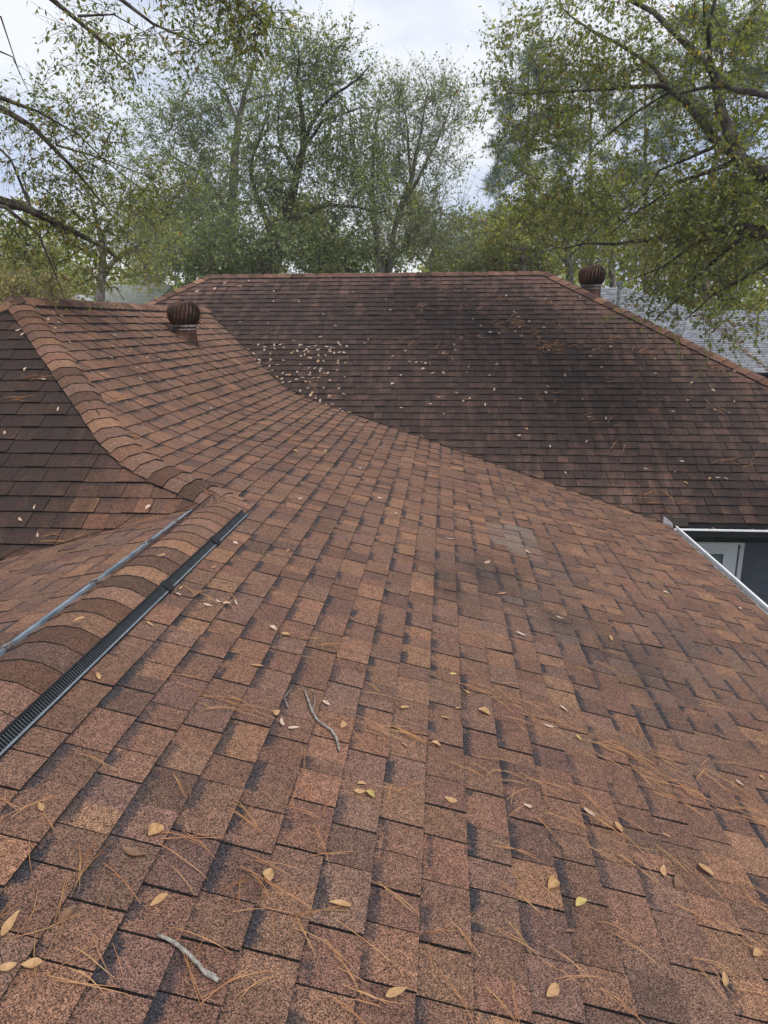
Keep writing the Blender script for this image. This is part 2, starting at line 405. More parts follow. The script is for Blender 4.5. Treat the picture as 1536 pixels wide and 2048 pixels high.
def st_zero(s, t, P): return 0.0
def st_C(s, t, P):
    v = 0.0
    q = proj(P) if P[1] > 0.5 else (0, 0, 1)
    d = math.hypot(P[0] + 2.6, (P[1] - 9.0) * 0.55)            # brown dirt at the foot of the valley
    v = max(0.0, 0.50 - 0.42 * d)
    gapv = YD(P[2]) - P[1]
    if gapv < 0.4: v = max(v, 0.62 * (1 - gapv / 0.4))
    if P[0] > -1.2 and P[1] < 7:
        for c, r, a in BLOT: v = max(v, 0.9 * a * math.exp(-((P[0]-c[0])**2 + (P[1]-c[1])**2 * 0.7) / (r*r)))
    return v
def st_D(s, t, P):
    X, Y, Z = P
    v = 0.95
    v -= 0.30 * max(0, 1 - (ZRD - Z) / 0.5)                     # cleaner under the ridge
    v -= 0.34 * max(0, 1 - ((RRx + YRD - Y) - X) / 1.3)         # cleaner beside the right hip
    v -= 0.45 * max(0, 1 - (X - (RL - (YRD - Y))) / 1.5) * (Z > 0.0)
    v -= 0.36 * max(0, 1 - abs(Z + 1.95) / 0.5) * max(0, 1 - abs(X - 2.0) / 1.3)
    return max(0.2, v)
def st_E(s, t, P):
    X, Y, Z = P
    edge = (X - (-1.9)) * 0.5 - (Z + 1.0) * 0.0
    v = 1.12 - max(0.0, (X + 2.75)) * 1.35 - max(0.0, -(Z + 1.28)) * 1.6
    return max(0.03, v)
def grey_A(col, top):
    p = top[0]; w = 0
    for c, r in SMUDGE: w = max(w, math.exp(-((p[0]-c[0])**2 * 1.6 + (p[1]-c[1])**2 * 0.6) / (r*r)))
    w *= rs.uniform(0.3, 0.62)
    if math.hypot(p[0] - WORN[0], (p[1] - WORN[1]) * 0.6) < 0.24:
        m_ = rs.uniform(0.2, 0.65); return col * (1 - m_) + np.array([0.19, 0.17, 0.155]) * m_
    return col * (1 - w) + np.array([0.078, 0.068, 0.064]) * w * (0.6 + 0.8 * rs.rand())
def tint_C(col, s, t, P):
    return col
def tint_D(col, s, t, P): return (col * 0.6 + 0.4 * np.array([0.150, 0.090, 0.074])) * np.array([0.92, 0.93, 0.98])
def tint_E(col, s, t, P): return col * np.array([0.72, 0.69, 0.69])

slopes = []
def add_slope(S, name, label, tabs):
    d = deck_mesh(S, name, house)
    if label: d['label'] = label
    slopes.append((d, tabs)); return d
dAC = add_slope(AC, 'roof_slope', 'reddish brown shingle slope bending up from a low pitch to a steep one', make_tabs(AC, st_C, tint_C, 11, grey_A, hscale=lambda s, t: 0.9 + 0.85 * min(1.0, max(0.0, (t - 4.0) / 4.0)), gap=0.0036))
dD = add_slope(SD, 'roof_slope', 'dark algae-stained roof slope facing the viewer under the long ridge', make_tabs(SD, st_D, tint_D, 12, band=0.75, hscale=1.65))
dE = add_slope(SE, 'roof_slope', 'nearly black algae-stained hip end left of the curved hip', make_tabs(SE, st_E, tint_E, 13, band=0.6, hscale=1.6))
dB = add_slope(SB, 'roof_slope', 'low reddish slope on the far side of the vented ridge', make_tabs(SB, st_zero, None, 14))
dF = add_slope(SF, 'roof_slope', None, make_tabs(SF, lambda s, t, P: 0.4, tint_D, 15, lens=(0.3, 0.5)))
dG = add_slope(SG, 'roof_slope', None, make_tabs(SG, lambda s, t, P: 0.4, tint_D, 16, lens=(0.4, 0.6)))
dH = add_slope(SH, 'roof_slope', None, make_tabs(SH, lambda s, t, P: 0.4, tint_D, 17, lens=(0.5, 0.8)))
dI = add_slope(SI, 'roof_slope', None, make_tabs(SI, lambda s, t, P: 0.3, tint_D, 18, lens=(0.4, 0.6)))

# the 300 shingles that show largest are parts of their own, the rest of each slope is one mesh
cand = []
for si, (d, tabs) in enumerate(slopes):
    for ti, (v, c, s) in enumerate(tabs):
        q = v[:4]; z = q @ CW
        if z.min() < 0.3: continue
        x = 768 + FPX * (q @ CR) / z; y = 1024 - FPX * (q @ CU) / z
        if x.max() < 0 or x.min() > 1536 or y.max() < 0 or y.min() > 2048: continue
        xc, yc = np.clip(x, 0, 1536), np.clip(y, 0, 2048)
        ar = 0.5 * abs(np.dot(xc, np.roll(yc, 1)) - np.dot(yc, np.roll(xc, 1)))
        cand.append((ar, si, ti))
cand.sort(reverse=True)
single = set((a, b) for _, a, b in cand[:300])
for si, (d, tabs) in enumerate(slopes):
    rest = [q for ti, q in enumerate(tabs) if (si, ti) not in single]
    tag(tabs_mesh('shingles', rest, d), kind='stuff')
    for ti, q in enumerate(tabs):
        if (si, ti) in single: tabs_mesh('shingle', [q], d, origin=q[0][:4].mean(0))

# ---- bent cap shingles on hips and ridges
rs = np.random.RandomState(40)
def caps(path, dirL, dirR, nL, nR, w, exp, stain=0.0, hump=None, hb=0.032, tintf=None, pal=None, label=None, parent=None, skip=None, wob=0.006):
    """path(q): point on the hip line q metres up from its low end, butts face the low end"""
    length, fn = path; k = 0; q = 0.0
    while q < length:
        q1 = q + exp + 0.05 if length < 0.02 else min(q + exp + 0.05, length + 0.02)
        a, b = fn(q), fn(q1); up = nrm(nL + nR)
        rows = []
        for p, h in ((a, hb), (b, hb * 0.60), (a, -0.004)):
            wl, wr = w + rs.uniform(-wob, wob), w + rs.uniform(-wob, wob)
            sec = []
            for f in (-1, -0.45, 0, 0.45, 1):
                if hump is None:
                    rd_ = 0.012 if abs(f) == 0.45 else 0.0
                    base = (dirL * wl * -f + nL * (h + rd_)) if f < 0 else (dirR * wr * f + nR * (h + rd_)) if f > 0 else up * (h - 0.010)
                else:
                    base = (dirL * wl * -f if f < 0 else dirR * wr * f) + up * (hump[int(round((f + 1) * 2)) if f in (-1, 0, 1) else (1 if f < 0 else 3)] + h - hb * 0.6)
                sec.append(p + base)
            rows.append(sec)
        V = rows[0] + rows[1] + rows[2]
        if True:
            for i in range(5): V[10 + i] = V[i] - up * (hb + 0.006)
        F = [[i, i+1, 6+i, 5+i] for i in range(4)] + [[10+i, 11+i, i+1, i] for i in range(4)] + [[0, 5, 10], [4, 14, 9]]
        c = pick() * rs.choice([0.62, 0.9, 1.1, 1.3], p=[0.25, 0.3, 0.3, 0.15])
        if tintf is not None: c = c * tintf
        col = []
        uv = []
        for fi, f in enumerate(F):
            for vi in f:
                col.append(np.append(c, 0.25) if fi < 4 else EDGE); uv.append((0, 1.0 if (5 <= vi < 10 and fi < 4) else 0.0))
        o = mesh_obj('cap_shingle', V, F, MAT['shingle'], parent, (a + b) / 2, attrs={'tint': ('FLOAT_COLOR', 'CORNER', np.array(col)), 'stain': ('FLOAT', 'POINT', np.full(15, stain))}, uv=np.array(uv), smooth=False)
        q += exp; k += 1
def seg(p0, p1):
    p0, p1 = np.asarray(p0, float), np.asarray(p1, float); ln = np.linalg.norm(p1 - p0); d = (p1 - p0) / ln
    return ln, (lambda q: p0 + d * q), d
nA = nrm([ta, 0, 1]); nCc = nrm([tcp, 0, 1]); nDd = nrm([0, -tdd, 1]); nEe = nrm([0, -tcp, 1]); nBb = nrm([-tb, 0, 1]); nFf = nrm([tdd, 0, 1]); nGg = nrm([-tdd, 0, 1]); nHh = nrm([0, tdd, 1]); nIi = nrm([-tcp, 0, 1])
def side_dir(n, d, ref):
    v = nrm(np.cross(n, d)); return v if v @ np.asarray(ref) > 0 else -v
# curved hip between the black hip end and the reddish slope: one path through its three stretches
hp = [np.array(p) for p in [(XR + 0.07, YEz(ZR) - 0.02, ZR - 0.018)] + [tuple(q) for q in hipE[::-1]]]
dcum = np.concatenate([[0], np.cumsum([np.linalg.norm(hp[i+1] - hp[i]) for i in range(len(hp) - 1)])]); hpa = np.array(hp)
def hip_pt(q): return np.array([np.interp(q, dcum, hpa[:, i]) for i in range(3)])
def caps_curve():
    L_ = dcum[-1]; q = 0.0
    while q < L_ - 0.05:
        d = nrm(hip_pt(min(q + 0.1, L_)) - hip_pt(max(q - 0.1, 0)))
        x = hip_pt(q)[0]; w_ = np.clip((x - (XK - 0.45)) / 0.9, 0, 1); nr = nrm(nCc * (1 - w_) + nA * w_)
        yield q, d, nr; q += 0.138
for q, d, nr in caps_curve():
    p0 = hip_pt(q)
    caps((0.01, lambda s, p0=p0, d=d: p0 + d * s), side_dir(nEe, d, (-1, -0.5, 0)), side_dir(nr, d, (1, 0, 0)), nEe, nr, 0.128, 0.138, parent=house, hb=0.007 + 0.020 * min(1.0, q / 0.5))
ln, fn, d = seg((XC, YD(ZC) - 0.02, ZC), (XC, YAP - 0.02, ZC))
caps((ln, fn), side_dir(nIi, d, (-1, 0, 0)), side_dir(nCc, d, (1, 0, 0)), nIi, nCc, 0.15, 0.138, parent=house)
ln, fn, d = seg((RL + 0.02, YRD, ZRD), (RRx + 0.05, YRD, ZRD))
caps((ln, fn), side_dir(nDd, d, (0, -1, 0)), side_dir(nHh, d, (0, 1, 0)), nDd, nHh, 0.15, 0.25, stain=0.42, tintf=np.array([0.85, 0.82, 0.85]), parent=house, wob=0.003)
ln, fn, d = seg((RRx + hw, YEV, ZEV), (RRx, YRD, ZRD))
caps((ln, fn), side_dir(nDd, d, (-1, 0, 0)), side_dir(nFf, d, (1, 0, 0)), nDd, nFf, 0.145, 0.2, stain=0.3, tintf=np.array([0.9, 0.85, 0.85]), parent=house, wob=0.004)
ln, fn, d = seg((RL - 2.2, YRD - 2.2, ZRD - 2.2 * tdd), (RL, YRD, ZRD))
caps((ln, fn), side_dir(nDd, d, (1, 0, 0)), side_dir(nGg, d, (-1, 0, 0)), nDd, nGg, 0.145, 0.2, stain=0.25, parent=house, wob=0.004)
ln, fn, d = seg((XC - (YAP - YEz(ZEB)), YEz(ZEB), ZEB), (XC, YAP, ZC))
caps((ln, fn), side_dir(nEe, d, (1, -0.5, 0)), side_dir(nIi, d, (-1, 0, 0)), nEe, nIi, 0.15, 0.16, parent=house)
# raised caps over the ridge vent
VE = 4.36
ln, fn, d = seg((XR, -2.0, ZR), (XR, VE, ZR)); up0 = np.array([0, 0, 1.0])
caps((ln, fn), side_dir(nBb, d, (-1, 0, 0)), side_dir(nA, d, (1, 0, 0)), nBb, nA, 0.162, 0.143, hump=[0.019, 0.042, 0.034, 0.042, 0.019], hb=0.015, parent=house, wob=0.0)
ln, fn, d = seg((XR, VE - 0.02, ZR), (XR, YEz(ZR) + 0.02, ZR))
caps((ln, fn), side_dir(nBb, d, (-1, 0, 0)), side_dir(nA, d, (1, 0, 0)), nBb, nA, 0.17, 0.15, hump=[0.004, 0.016, 0.018, 0.016, 0.004], hb=0.012, parent=house, wob=0.006)

# ---- ridge vent: black louvred flange on the near side, bluish steel strip on the far side
def vent(side, nrmS, name, wid):
    dirs = side_dir(nrmS, np.array([0, 1.0, 0]), (side, 0, 0)); up = nrmS
    p0 = np.array([XR, -2.0, ZR]); p1 = np.array([XR, VE + 0.02, ZR])
    return p0, p1, dirs, up
p0, p1, dr, up = vent(1, nA, 'vent', 0)
base = mesh_obj('ridge_vent', *prism([(0.152, 0.0), (0.198, 0.0), (0.198, 0.012), (0.190, 0.014), (0.190, 0.006), (0.161, 0.006), (0.161, 0.034), (0.152, 0.034)], p0, p1, dr, up), MAT['black_pl'], house)
base['label'] = 'black louvred flange along the near side of the ridge vent'
mesh_obj('vent_rail', *prism([(0.1905, 0.0142), (0.1965, 0.0122), (0.1965, 0.0158), (0.1905, 0.0178)], p0, p1, dr, up), MAT['grey_edge'], base)
mesh_obj('vent_rail', *prism([(0.150, 0.0342), (0.160, 0.0342), (0.157, 0.038), (0.153, 0.038)], p0, p1, dr, up), MAT['black_pl'], base)
lv = []
y = -0.6
while y < VE:
    q = np.array([XR, y, ZR]); t_ = 0.0036
    lv.append(prism([(0.1615, 0.030), (0.1900, 0.0125), (0.1900, 0.0160), (0.1615, 0.0335)], q, q + np.array([0, t_, 0]), dr, up)); y += 0.0135
tag(mesh_obj('vent_louvres', *join(lv), MAT['louvre'], base), kind='stuff')
mid = [prism([(0.160, 0.010), (0.196, 0.008), (0.196, 0.0095), (0.160, 0.0115)], p0, p1, dr, up)]
mesh_obj('vent_screen', *join(mid), MAT['black_pl'], base)
for yy in (3.0, 3.72):
    q = np.array([XR, yy, ZR]); mesh_obj('vent_clip', *prism([(0.148, 0.026), (0.204, 0.008), (0.204, 0.022), (0.148, 0.041)], q, q + np.array([0, 0.05, 0]), dr, up), MAT['black_pl'], base)
p0, p1, dl, up = vent(-1, nBb, 'vent', 0)
b2 = mesh_obj('ridge_vent', *prism([(0.155, 0.0), (0.190, 0.0), (0.190, 0.030), (0.184, 0.034), (0.172, 0.027), (0.160, 0.038), (0.155, 0.036)], p0, p1, dl, up), MAT['steel_blue'], house)
b2['label'] = 'bluish steel strip along the far side of the ridge vent'
for yy in (2.3, 3.0, 3.62, 4.02):
    q = np.array([XR, yy, ZR]); mesh_obj('vent_clip', *prism([(0.150, 0.030), (0.192, 0.022), (0.192, 0.037), (0.150, 0.044)], q, q + np.array([0, 0.045, 0]), dl, up), MAT['galv'], b2)

# ---- turbine vents
def turbine(P0, n, top, label, scale=1.0, tw=0.0):
    """P0: centre of the throat on the roof, n: roof normal, top: height of the bladed head's foot above P0"""
    k = scale; P0 = np.asarray(P0, float); prof_n = 24
    ct = P0 + np.array([0, 0, top])
    # throat: cylinder cut along the roof plane, in two pieces like the variable-pitch base
    V, F = [], []
    for lev in range(3):
        for j in range(prof_n):
            w = 2 * math.pi * j / prof_n; r = (0.160, 0.152, 0.150)[lev] * k
            p = np.array([P0[0] + r * math.cos(w), P0[1] + r * math.sin(w), 0])
            zr = P0[2] - ((p[0]-P0[0]) * n[0] + (p[1]-P0[1]) * n[1]) / n[2]
            z = (zr - 0.01, P0[2] + top * 0.52 - 0.25 * (p[0] - P0[0]), P0[2] + top)[lev]
            V.append((p[0], p[1], z))
    for i in range(2):
        for j in range(prof_n): F.append([i*prof_n + j, i*prof_n + (j+1) % prof_n, (i+1)*prof_n + (j+1) % prof_n, (i+1)*prof_n + j])
    body = mesh_obj('turbine_vent', V, F, MAT['rust_light'], house, P0, smooth=True); body['label'] = label
    sk = []
    for r, h in ((0.27, 0.012), (0.16, 0.020)):
        pass
    u = nrm(np.cross(n, [0, 1, 0])); v = np.cross(n, u)
    fl = []
    for r, h in ((0.265, 0.0125), (0.17, 0.016), (0.158, 0.05)):
        for j in range(24):
            w = 2 * math.pi * j / 24; fl.append(P0 + (u * math.cos(w) + v * math.sin(w)) * r * k + n * h)
    mesh_obj('base_flashing', fl, [[i*24+j, i*24+(j+1) % 24, (i+1)*24+(j+1) % 24, (i+1)*24+j] for i in range(2) for j in range(24)], MAT['rust'], body, smooth=True)
    mesh_obj('seam_band', *lathe([(0.150*k, -0.05), (0.156*k, -0.048), (0.156*k, -0.036), (0.150*k, -0.034)], ct), MAT['galv'], body)
    mesh_obj('collar', *lathe([(0.150*k, -0.012), (0.166*k, -0.010), (0.168*k, 0.012), (0.150*k, 0.016)], ct), MAT['galv'], body)
    pr = [(0.150, 0.012), (0.182, 0.048), (0.203, 0.095), (0.212, 0.150), (0.206, 0.205), (0.184, 0.252), (0.142, 0.286), (0.085, 0.304)]
    mesh_obj('turbine_core', *lathe([(max(r - 0.034, 0.02) * k, z * k) for r, z in pr], ct), MAT['rust_dark'], body)
    NB = 24
    for b in range(NB):
        V, F = [], []
        for i, (r, z) in enumerate(pr):
            f0 = 2 * math.pi * b / NB + tw + 0.45 * (i / 7.0)
            for rr, df in ((r - 0.002, 0.0), (r + 0.001, 0.06), (r - 0.008, 0.13), (r - 0.034, 0.21)):
                V.append(ct + np.array([rr * k * math.cos(f0 + df), rr * k * math.sin(f0 + df), z * k]))
        n4 = 4
        for i in range(len(pr) - 1):
            for j in range(n4 - 1): F.append([i*n4+j, i*n4+j+1, (i+1)*n4+j+1, (i+1)*n4+j])
        mesh_obj('turbine_blade', V, F, MAT['rust'], body, smooth=True)
    mesh_obj('turbine_cap', *lathe([(0.001, 0.314*k), (0.05*k, 0.312*k), (0.088*k, 0.304*k), (0.094*k, 0.296*k), (0.08*k, 0.292*k)], ct), MAT['rust'], body, smooth=True)
    mesh_obj('axle_knob', *lathe([(0.012, 0.308*k), (0.014, 0.331*k), (0.008, 0.338*k), (0.001, 0.339*k)], ct, 10), MAT['rust_dark'], body)
    for ang in (0.35, 0.35 + math.pi * 0.66, 0.35 + math.pi * 1.33):
        pts = []
        for i in range(15):
            u_ = i / 14.0; a = u_ * math.pi * 0.52
            rr = 0.232 * k * math.cos(max(0, a - 0.10)) if u_ > 0.12 else (0.166 + (0.232 - 0.166) * u_ / 0.12) * k
            zz = (0.02 + 0.308 * (math.sin(a) ** 0.9)) * k
            pts.append(ct + np.array([max(rr, 0.004) * math.cos(ang), max(rr, 0.004) * math.sin(ang), zz]))
        mesh_obj('bearing_brace', *tube(pts, 0.0055, 6), MAT['rust'], body)
    return body
pC = hitp(371, 678, np.array([tcp, 0, 1]), ZK + tcp * XK)
turbine(pC, nCc, 0.165, 'rusty turbine vent on the reddish slope left of the valley', 1.0)
P2 = at(1182, 580, 13.0); P2[2] = ZRD - (P2[0] - RRx) * tdd
t2 = 0.0
for _ in range(1):
    z_need = at(1182, 572, 13.0)[2]; t2 = z_need - P2[2]
turbine(P2, nFf, max(0.15, t2), 'rusty turbine vent rising behind the right hip of the dark slope', 1.08, 0.1)

# ---- eaves, gutters, wall and door under the far slope
nn = nA; XG = XE + 0.005; ZG = -1.5545 - XE * ta
g = mesh_obj('gutter', *prism([(0.0, -0.02), (0.0, -0.11), (0.115, -0.11), (0.140, -0.06), (0.140, 0.0), (0.116, 0.004), (0.116, -0.010), (0.130, -0.055), (0.110, -0.10), (0.008, -0.10), (0.008, -0.02)], (XG - 0.03, -3, ZG), (XG - 0.03, YEV - 0.05, ZG), (1, 0, 0), (0, 0, 1)), MAT['white'], house)
g['label'] = 'white gutter along the eave of the reddish slope'
mesh_obj('gutter_trough', *prism([(0.009, -0.042), (0.124, -0.040), (0.124, -0.036), (0.009, -0.038)], (XG - 0.03, -3, ZG), (XG - 0.03, YEV - 0.06, ZG), (1, 0, 0), (0, 0, 1)), MAT['gutter_in'], g)
mesh_obj('drip_edge', *prism([(-0.06, 0.004), (0.012, -0.012), (0.016, -0.045), (0.012, -0.045), (0.008, -0.016), (-0.06, 0.0)], (XG - 0.02, -3, ZG), (XG - 0.02, YEV - 0.06, ZG), (1, 0, 0), (0, 0, 1)), MAT['gutter_in'], g)
mesh_obj('fascia', *box((XG - 0.06, -3, ZG - 0.26), (XG - 0.036, YEV - 0.02, ZG - 0.02)), MAT['soffit'], house)
XW1 = RRx + hw
yg = YEV
g2 = mesh_obj('gutter', *prism([(0.0, -0.035), (0.0, -0.125), (0.07, -0.125), (0.105, -0.085), (0.110, -0.02), (0.118, -0.012), (0.104, -0.012), (0.098, -0.08), (0.066, -0.115), (0.010, -0.115), (0.010, -0.035)], (XE + 0.10, yg - 0.02, ZEV + 0.012), (XW1 + 0.1, yg - 0.02, ZEV + 0.012), (0, -1, 0), (0, 0, 1)), MAT['gutter_black'], house)
g2['label'] = 'black gutter with a white lip under the dark slope'
mesh_obj('gutter_lip', *prism([(0.086, -0.011), (0.121, -0.011), (0.121, 0.003), (0.086, 0.003)], (XE + 0.06, yg - 0.02, ZEV + 0.012), (XW1 + 0.1, yg - 0.02, ZEV + 0.012), (0, -1, 0), (0, 0, 1)), MAT['white'], g2)
mesh_obj('gutter_trough', *prism([(0.011, -0.06), (0.097, -0.058), (0.097, -0.054), (0.011, -0.056)], (XE + 0.1, yg - 0.02, ZEV + 0.012), (XW1 + 0.1, yg - 0.02, ZEV + 0.012), (0, -1, 0), (0, 0, 1)), MAT['deck'], g2)
mesh_obj('fascia', *box((XE + 0.1, yg + 0.001, ZEV - 0.145), (XW1, yg + 0.025, ZEV - 0.012)), MAT['gutter_black'], house)
YW = 8.5
mesh_obj('soffit', *box((XE - 0.3, yg + 0.026, ZEV - 0.16), (XW1 - 0.03, YW + 0.05, ZEV - 0.146)), MAT['soffit'], house)
wallV = join([box((2.15, YW + 0.02, -CZ), (XW1 - 0.45, YW + 0.16, ZEV - 0.163))])
wall = mesh_obj('wall', *wallV, MAT['siding'], house); wall['label'] = 'slate grey clapboard wall under the dark slope'
mesh_obj('frieze_board', *box((2.3, YW - 0.005, -2.575), (XW1 - 0.45, YW + 0.019, ZEV - 0.162)), MAT['soffit'], wall)
zt = -2.578; i = 0
while zt > -4.75:
    zb = max(zt - 0.166, -4.8)
    for xa, xb in ((3.775, 6.5),) if True else ():
        mesh_obj('siding_board', *prism([(0.010, 0.0), (0.019, 0.0), (0.019, zb - zt), (-0.014, zb - zt), (-0.014, zb - zt + 0.008)], (xa, YW, zt), (xb, YW, zt), (0, 1, 0), (0, 0, 1)), MAT['siding'], wall)
    zt -= 0.166
mesh_obj('trim_board', *box((3.645, YW - 0.012, -4.8), (3.774, YW + 0.019, -2.577)), MAT['siding'], wall)
door = mesh_obj('door', *join([box((2.79, YW - 0.004, -4.7), (2.95, YW + 0.018, -2.605)), box((3.44, YW - 0.004, -4.7), (3.575, YW + 0.018, -2.605)), box((2.951, YW - 0.004, -2.70), (3.439, YW + 0.018, -2.605)), box((2.951, YW - 0.004, -4.7), (3.439, YW + 0.018, -4.4))]), MAT['door'], house)
door['label'] = 'white half-hidden door with a blinded glass light'
mesh_obj('door_frame', *join([box((3.592, YW - 0.022, -4.7), (3.640, YW + 0.018, -2.577)), box((2.72, YW - 0.022, -4.7), (2.776, YW + 0.018, -2.577)), box((2.777, YW - 0.022, -2.602), (3.591, YW + 0.018, -2.577))]), MAT['white'], door)
mesh_obj('light_frame', *join([box((2.951, YW - 0.014, -2.725), (3.439, YW + 0.004, -2.701)), box((3.412, YW - 0.014, -4.399), (3.438, YW + 0.004, -2.726)), box((2.952, YW - 0.014, -4.399), (2.978, YW + 0.004, -2.726))]), MAT['door'], door)
mesh_obj('glass_pane', *box((2.979, YW + 0.0, -4.395), (3.411, YW + 0.004, -2.727)), MAT['glass'], door)
zt = -2.74
while zt > -4.3:
    V, F = box((2.985, -0.011, -0.001), (3.405, 0.011, 0.001)); c_, s_ = math.cos(0.9), math.sin(0.9)
    V = [(x, YW + 0.0145 + (y_ * c_ - z_ * s_) * 0.6, zt + y_ * s_ + z_ * c_) for x, y_, z_ in V]
    mesh_obj('blind_slat', V, F, MAT['blind'], door); zt -= 0.026
mesh_obj('door_hinge', *box((3.578, YW - 0.008, -2.66), (3.589, YW + 0.01, -2.60)), MAT['black_pl'], door)
# bent flashing where the two eaves meet
zf = ZEV
mesh_obj('white_flashing', [(2.515, yg - 0.02, zf + 0.005), (2.60, yg - 0.10, zf + 0.02), (2.585, yg - 0.10, zf + 0.075), (2.515, yg - 0.02, zf + 0.135), (2.512, yg - 0.012, zf + 0.005), (2.603, yg - 0.092, zf + 0.02), (2.588, yg - 0.092, zf + 0.075), (2.512, yg - 0.012, zf + 0.135)], [[0,1,2,3],[4,7,6,5],[0,4,5,1],[1,5,6,2],[2,6,7,3],[3,7,4,0]], MAT['white'], house)
bp = mesh_obj('water_diverter', *box((2.60, yg - 0.055, zf + 0.028), (2.775, yg - 0.03, zf + 0.125)), MAT['brown_plate'], house)
bp['label'] = 'small brown upright plate at the inner corner of the eaves'
mesh_obj('wall', *box((2.0, -3, -CZ), (2.14, YW + 0.1, ZG - 0.1)), MAT['siding'], house)
mesh_obj('wall', *box((XW1 - 0.6, YW + 0.17, -CZ), (XW1 - 0.46, YRD + hw - 0.5, ZEV - 0.1)), MAT['siding'], house)
mesh_obj('wall', *box((RL - hw + 0.5, YRD + hw - 0.65, -CZ), (XW1 - 0.46, YRD + hw - 0.51, ZEV - 0.1)), MAT['siding'], house)
mesh_obj('wall', *box((-7.2, 3.6, -CZ), (-7.05, YRD + hw - 0.6, ZEB - 0.2)), MAT['siding'], house)
mesh_obj('wall', *box((-5.0, -3, -CZ), (-4.86, 3.5, ZEB - 0.2)), MAT['siding'], house)

# ------------------------------------------------------------------ ground
gm, gt, gb = newmat('lawn_and_leaf_litter'); P = pos(gt)
c = ramp(gt, noise(gt, P, 0.5, 8, 0.7), [(0.35, (0.035, 0.05, 0.018)), (0.55, (0.075, 0.072, 0.03)), (0.7, (0.13, 0.085, 0.045))])
gt.links.new(c, gb.inputs['Base Color']); gb.inputs['Roughness'].default_value = 0.95
V, F = [], []
NG = 60
for i in range(NG + 1):
    for j in range(NG + 1):
        x = -80 + 160 * (i / NG); y = -70 + 160 * (j / NG)
        V.append((x, y, -CZ))
for i in range(NG):
    for j in range(NG): F.append([i*(NG+1)+j, (i+1)*(NG+1)+j, (i+1)*(NG+1)+j+1, i*(NG+1)+j+1])
tag(mesh_obj('ground', V, F, gm, None, (0, 0, -CZ)), kind='structure')

# ------------------------------------------------------------------ neighbouring houses
MAT['shingle_grey'] = MAT['shingle']
def tint_grey(col, s, t, P): return np.array([0.235, 0.250, 0.275]) * rs.uniform(0.75, 1.2)
nh = tag(empty('neighbour_house', (11, 21, -CZ)), 'neighbouring house with a grey shingle roof behind the oak on the right', 'house')
rA, rB = at(1392, 624, 22.0), at(1900, 628, 22.0)
rA[2] = rB[2] = rA[2]; rB[1] = 22.0
vB = at(1545, 748, 18.2)
tn = (rA[2] - vB[2]) / (22.0 - vB[1])
slN1 = [tuple(rA), tuple(rB), (rB[0] + 0.1, 15.6, rA[2] - tn * 6.4), (vB[0] + 1.5, 15.6, rA[2] - tn * 6.4), tuple(vB)]
S1 = Slope(slN1); S1.s0 = 0.1
d1 = deck_mesh(S1, 'roof_slope', nh)
tag(tabs_mesh('shingles', make_tabs(S1, st_zero, tint_grey, 31, band=0.3, lens=(0.2, 0.34)), d1), kind='stuff')
q1, q0 = at(1252, 577, 24.0), at(1120, 575, 24.0); q0[2] = q1[2]
slN2 = [tuple(q0), tuple(q1), tuple(rA), tuple(vB)]
n3 = nrm(np.cross(q1 - rA, vB - rA)); n3 = n3 if n3[2] > 0 else -n3
lz = nrm(np.cross(n3, [0, 0, 1.0])); lz = lz if lz[0] < 0 else -lz
q0 = q1 + lz * 4.0; vL = vB + lz * 7.0
S2 = Slope([tuple(q1), tuple(rA), tuple(vB), tuple(vL), tuple(q0)]); S2.s0 = 0.1
d2 = deck_mesh(S2, 'roof_slope', nh)
tag(tabs_mesh('shingles', make_tabs(S2, st_zero, tint_grey, 32, band=0.3, lens=(0.2, 0.34)), d2), kind='stuff')
def capline(a, b, parent, w=0.13):
    a, b = np.array(a), np.array(b); dd = nrm(b - a); sd_ = nrm(np.cross(dd, [0, 0, 1.0]))
    mesh_obj('ridge_cap', *prism([(-w, -0.05), (-w, -0.02), (0, 0.035), (w, -0.02), (w, -0.05)], a, b, sd_, (0, 0, 1)), MAT['nb_cap'], parent)
MAT['nb_cap'] = plain('grey_ridge_cap', (0.20, 0.215, 0.235), 0.9, scale=40)
capline(rA, rB, nh); capline(q0, q1, nh); capline(q1, rA, nh)
vp = at(1237, 600, 22.6)
mesh_obj('vent_pipe', *join([tube([vp - np.array([0, 0, 0.4]), vp + np.array([0, 0, 0.42])], 0.055, 12), tube([vp + np.array([0, 0, 0.421]), vp + np.array([0, 0, 0.53])], [0.10, 0.09], 12)]), MAT['pvc'], nh)
mesh_obj('wall', *box((rA[0] + 1.0, 18.0, -CZ), (rB[0] - 0.4, 24.0, vB[2] - 0.55)), plain('pale_brick', (0.30, 0.25, 0.21), 0.85), nh)
back = [(rA[0], 22.02, rA[2] - 0.1), (rB[0], 22.02, rA[2] - 0.1), (rB[0], 27, rA[2] - tn * 5), (rA[0] - 3, 27, rA[2] - tn * 5)]
mesh_obj('roof_slope', back + [tuple(np.array(p) - np.array([0, 0, 0.1])) for p in back], [[0,1,2,3],[7,6,5,4],[0,4,5,1],[1,5,6,2],[2,6,7,3],[3,7,4,0]], MAT['nb_cap'], nh)

